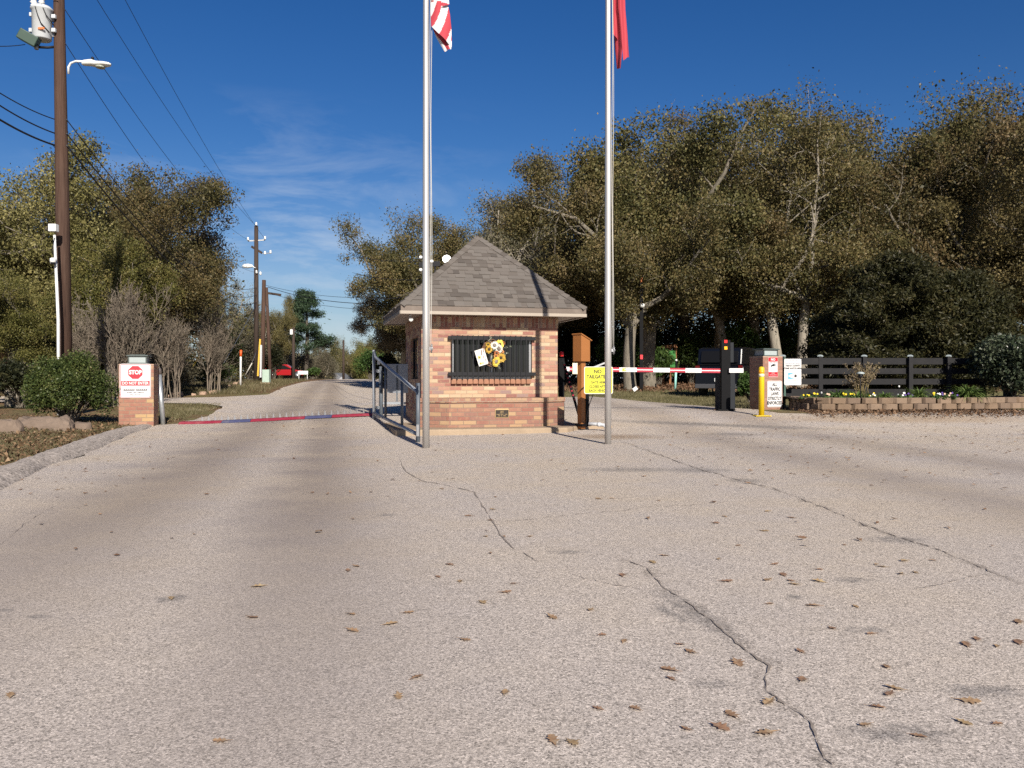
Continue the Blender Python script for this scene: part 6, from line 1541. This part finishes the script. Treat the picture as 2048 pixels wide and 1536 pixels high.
def litter(name, label, pts, size, mat, curl=.25, seed=1):
    rng = np.random.default_rng(seed); P_ = np.array(pts); N = len(P_); V = np.empty((N, 4, 3)); a = rng.uniform(0, 6.28, N); s_ = size*rng.uniform(.55, 1.3, N); asp = rng.uniform(.4, .8, N)
    for k, (u, v) in enumerate(((-.5, 0), (0, .5), (.5, 0), (0, -.5))):
        V[:, k, 0] = P_[:, 0]+(u*np.cos(a)-v*asp*np.sin(a))*s_; V[:, k, 1] = P_[:, 1]+(u*np.sin(a)+v*asp*np.cos(a))*s_; V[:, k, 2] = P_[:, 2]+.006+abs(rng.normal(size=N))*curl*s_
    o = quads(name, V, mat); tag(o, label, 'leaves', None, 'stuff'); return o
pts = []
while len(pts) < 1700:
    x, y = R.uniform(-7, 17), R.uniform(5.0, 21.5)
    dens = .16+.84*S((x-1.0)/6)*S((y-6)/8) if x > -4 else .28
    if -1.9 < x < 2.4 and y > 15.2: dens *= .4
    if x < -(4.6+(y-6)*.29): continue
    if R.random() < dens: pts.append((x, y, hgt(x, y)))
litter('leaf_litter', 'small dry leaves scattered over the far pavement', pts, .058, DRY, .12, 3)
pts = []
while len(pts) < 5200:
    x, y = R.uniform(7.0, 16), R.uniform(17.6, 20.9); k = S((y-18.2-abs(R.normal())*.4)/1.6)
    if R.random() < k*.9 and y < 20.25+.0*x: pts.append((x, y, hgt(x, y)+R.uniform(0, .02)))
litter('leaf_drift', 'drift of brown leaves against the foot of the retaining wall', pts, .06, LDK, .4, 4)
pts = []
while len(pts) < 8000:
    y = R.uniform(7, 21); xo = np.interp(y, [3.2, 6.6, 9.5, 11.7, 13.9, 15.9, 17.4, 18.6], [-4.85, -5.4, -6.0, -6.65, -7.3, -7.85, -8.2, -8.3]); x = xo+.1-abs(R.normal())*2.2
    pts.append((x, y, hgt(x, y)-.03+R.uniform(0, .03)))
litter('bank_litter', 'brown leaves covering the grass bank beyond the kerb', pts, .055, LDK, .4, 5)
pts = []
while len(pts) < 12000:
    x, y = R.uniform(1, 22), R.uniform(36, 52); pts.append((x, y, hgt(x, y)-.03))
litter('woodland_litter', 'brown leaf litter under the right oaks', pts, .12, LDK, .5, 6)
# grass blades
GBM = leafmat('dormant grass blade', [(0, (.055, .048, .018)), (.4, (.115, .098, .042)), (.8, (.19, .155, .08)), (1, (.26, .21, .125))], .7, trans=.3)
def grass(name, label, gen, n, L, w_, seed):
    rng = np.random.default_rng(seed); V = np.empty((n, 4, 3)); P_ = np.array([gen(rng) for _ in range(n)]); a = rng.uniform(0, 6.28, n); l = L*rng.uniform(.5, 1.2, n); ln = rng.normal(size=(n, 2))*.55
    V[:, 0] = P_; V[:, 0, 0] -= np.cos(a)*w_; V[:, 0, 1] -= np.sin(a)*w_; V[:, 1] = P_; V[:, 1, 0] += np.cos(a)*w_; V[:, 1, 1] += np.sin(a)*w_
    for k, q in ((2, .35), (3, -.35)): V[:, k] = P_; V[:, k, 0] += ln[:, 0]*l+q*np.cos(a)*w_; V[:, k, 1] += ln[:, 1]*l+q*np.sin(a)*w_; V[:, k, 2] += l
    o = quads(name, V, GBM); tag(o, label, 'grass', None, 'stuff')
def gl(rng):
    while True:
        y = rng.uniform(21, 38); x = rng.uniform(1.5, 17)
        px = CX+x/y*F; q = HY+(CZ-hgt(x, y))/y*F
        edge = np.interp(px, [1180, 1250, 1330, 1430, 1500, 1560, 2000], [793, 799, 806, 814, 817, 800, 790])
        if q < edge-1: return (x, y, hgt(x, y)-.04)
grass('lawn_grass', 'short dormant grass on the lawn behind the barrier arm', gl, 26000, .075, .006, 7)
def gb_(rng):
    y = rng.uniform(7, 19); xo = np.interp(y, [3.2, 6.6, 9.5, 11.7, 13.9, 15.9, 17.4, 18.6], [-4.85, -5.4, -6.0, -6.65, -7.3, -7.85, -8.2, -8.3]); x = xo-.02-abs(rng.normal())*2.4
    return (x, y, hgt(x, y)-.04)
grass('bank_grass', 'sparse grass on the bank beyond the kerb', gb_, 26000, .065, .004, 8)
def gi(rng):
    while True:
        px, py = rng.uniform(285, 440), rng.uniform(806, 846)
        if py < 846-(px-330)*.30 and px > 300+(py-830)*.5:
            p = gnd(px, py); return (p.x, p.y, p.z-.03)
grass('verge_grass', 'small grass island behind the leaning grey post', gi, 5000, .07, .006, 9)
def gv(rng):
    px = rng.uniform(400, 620); py = rng.uniform(758, 788)
    p = gnd(px, min(py, np.interp(px, [400, 535, 566, 598, 620], [792, 787, 773, 764, 761])-1)); return (p.x-rng.uniform(0, 2.5), p.y, p.z-.03)
grass('roadside_grass', 'rough grass along the far left roadside', gv, 9000, .16, .012, 10)
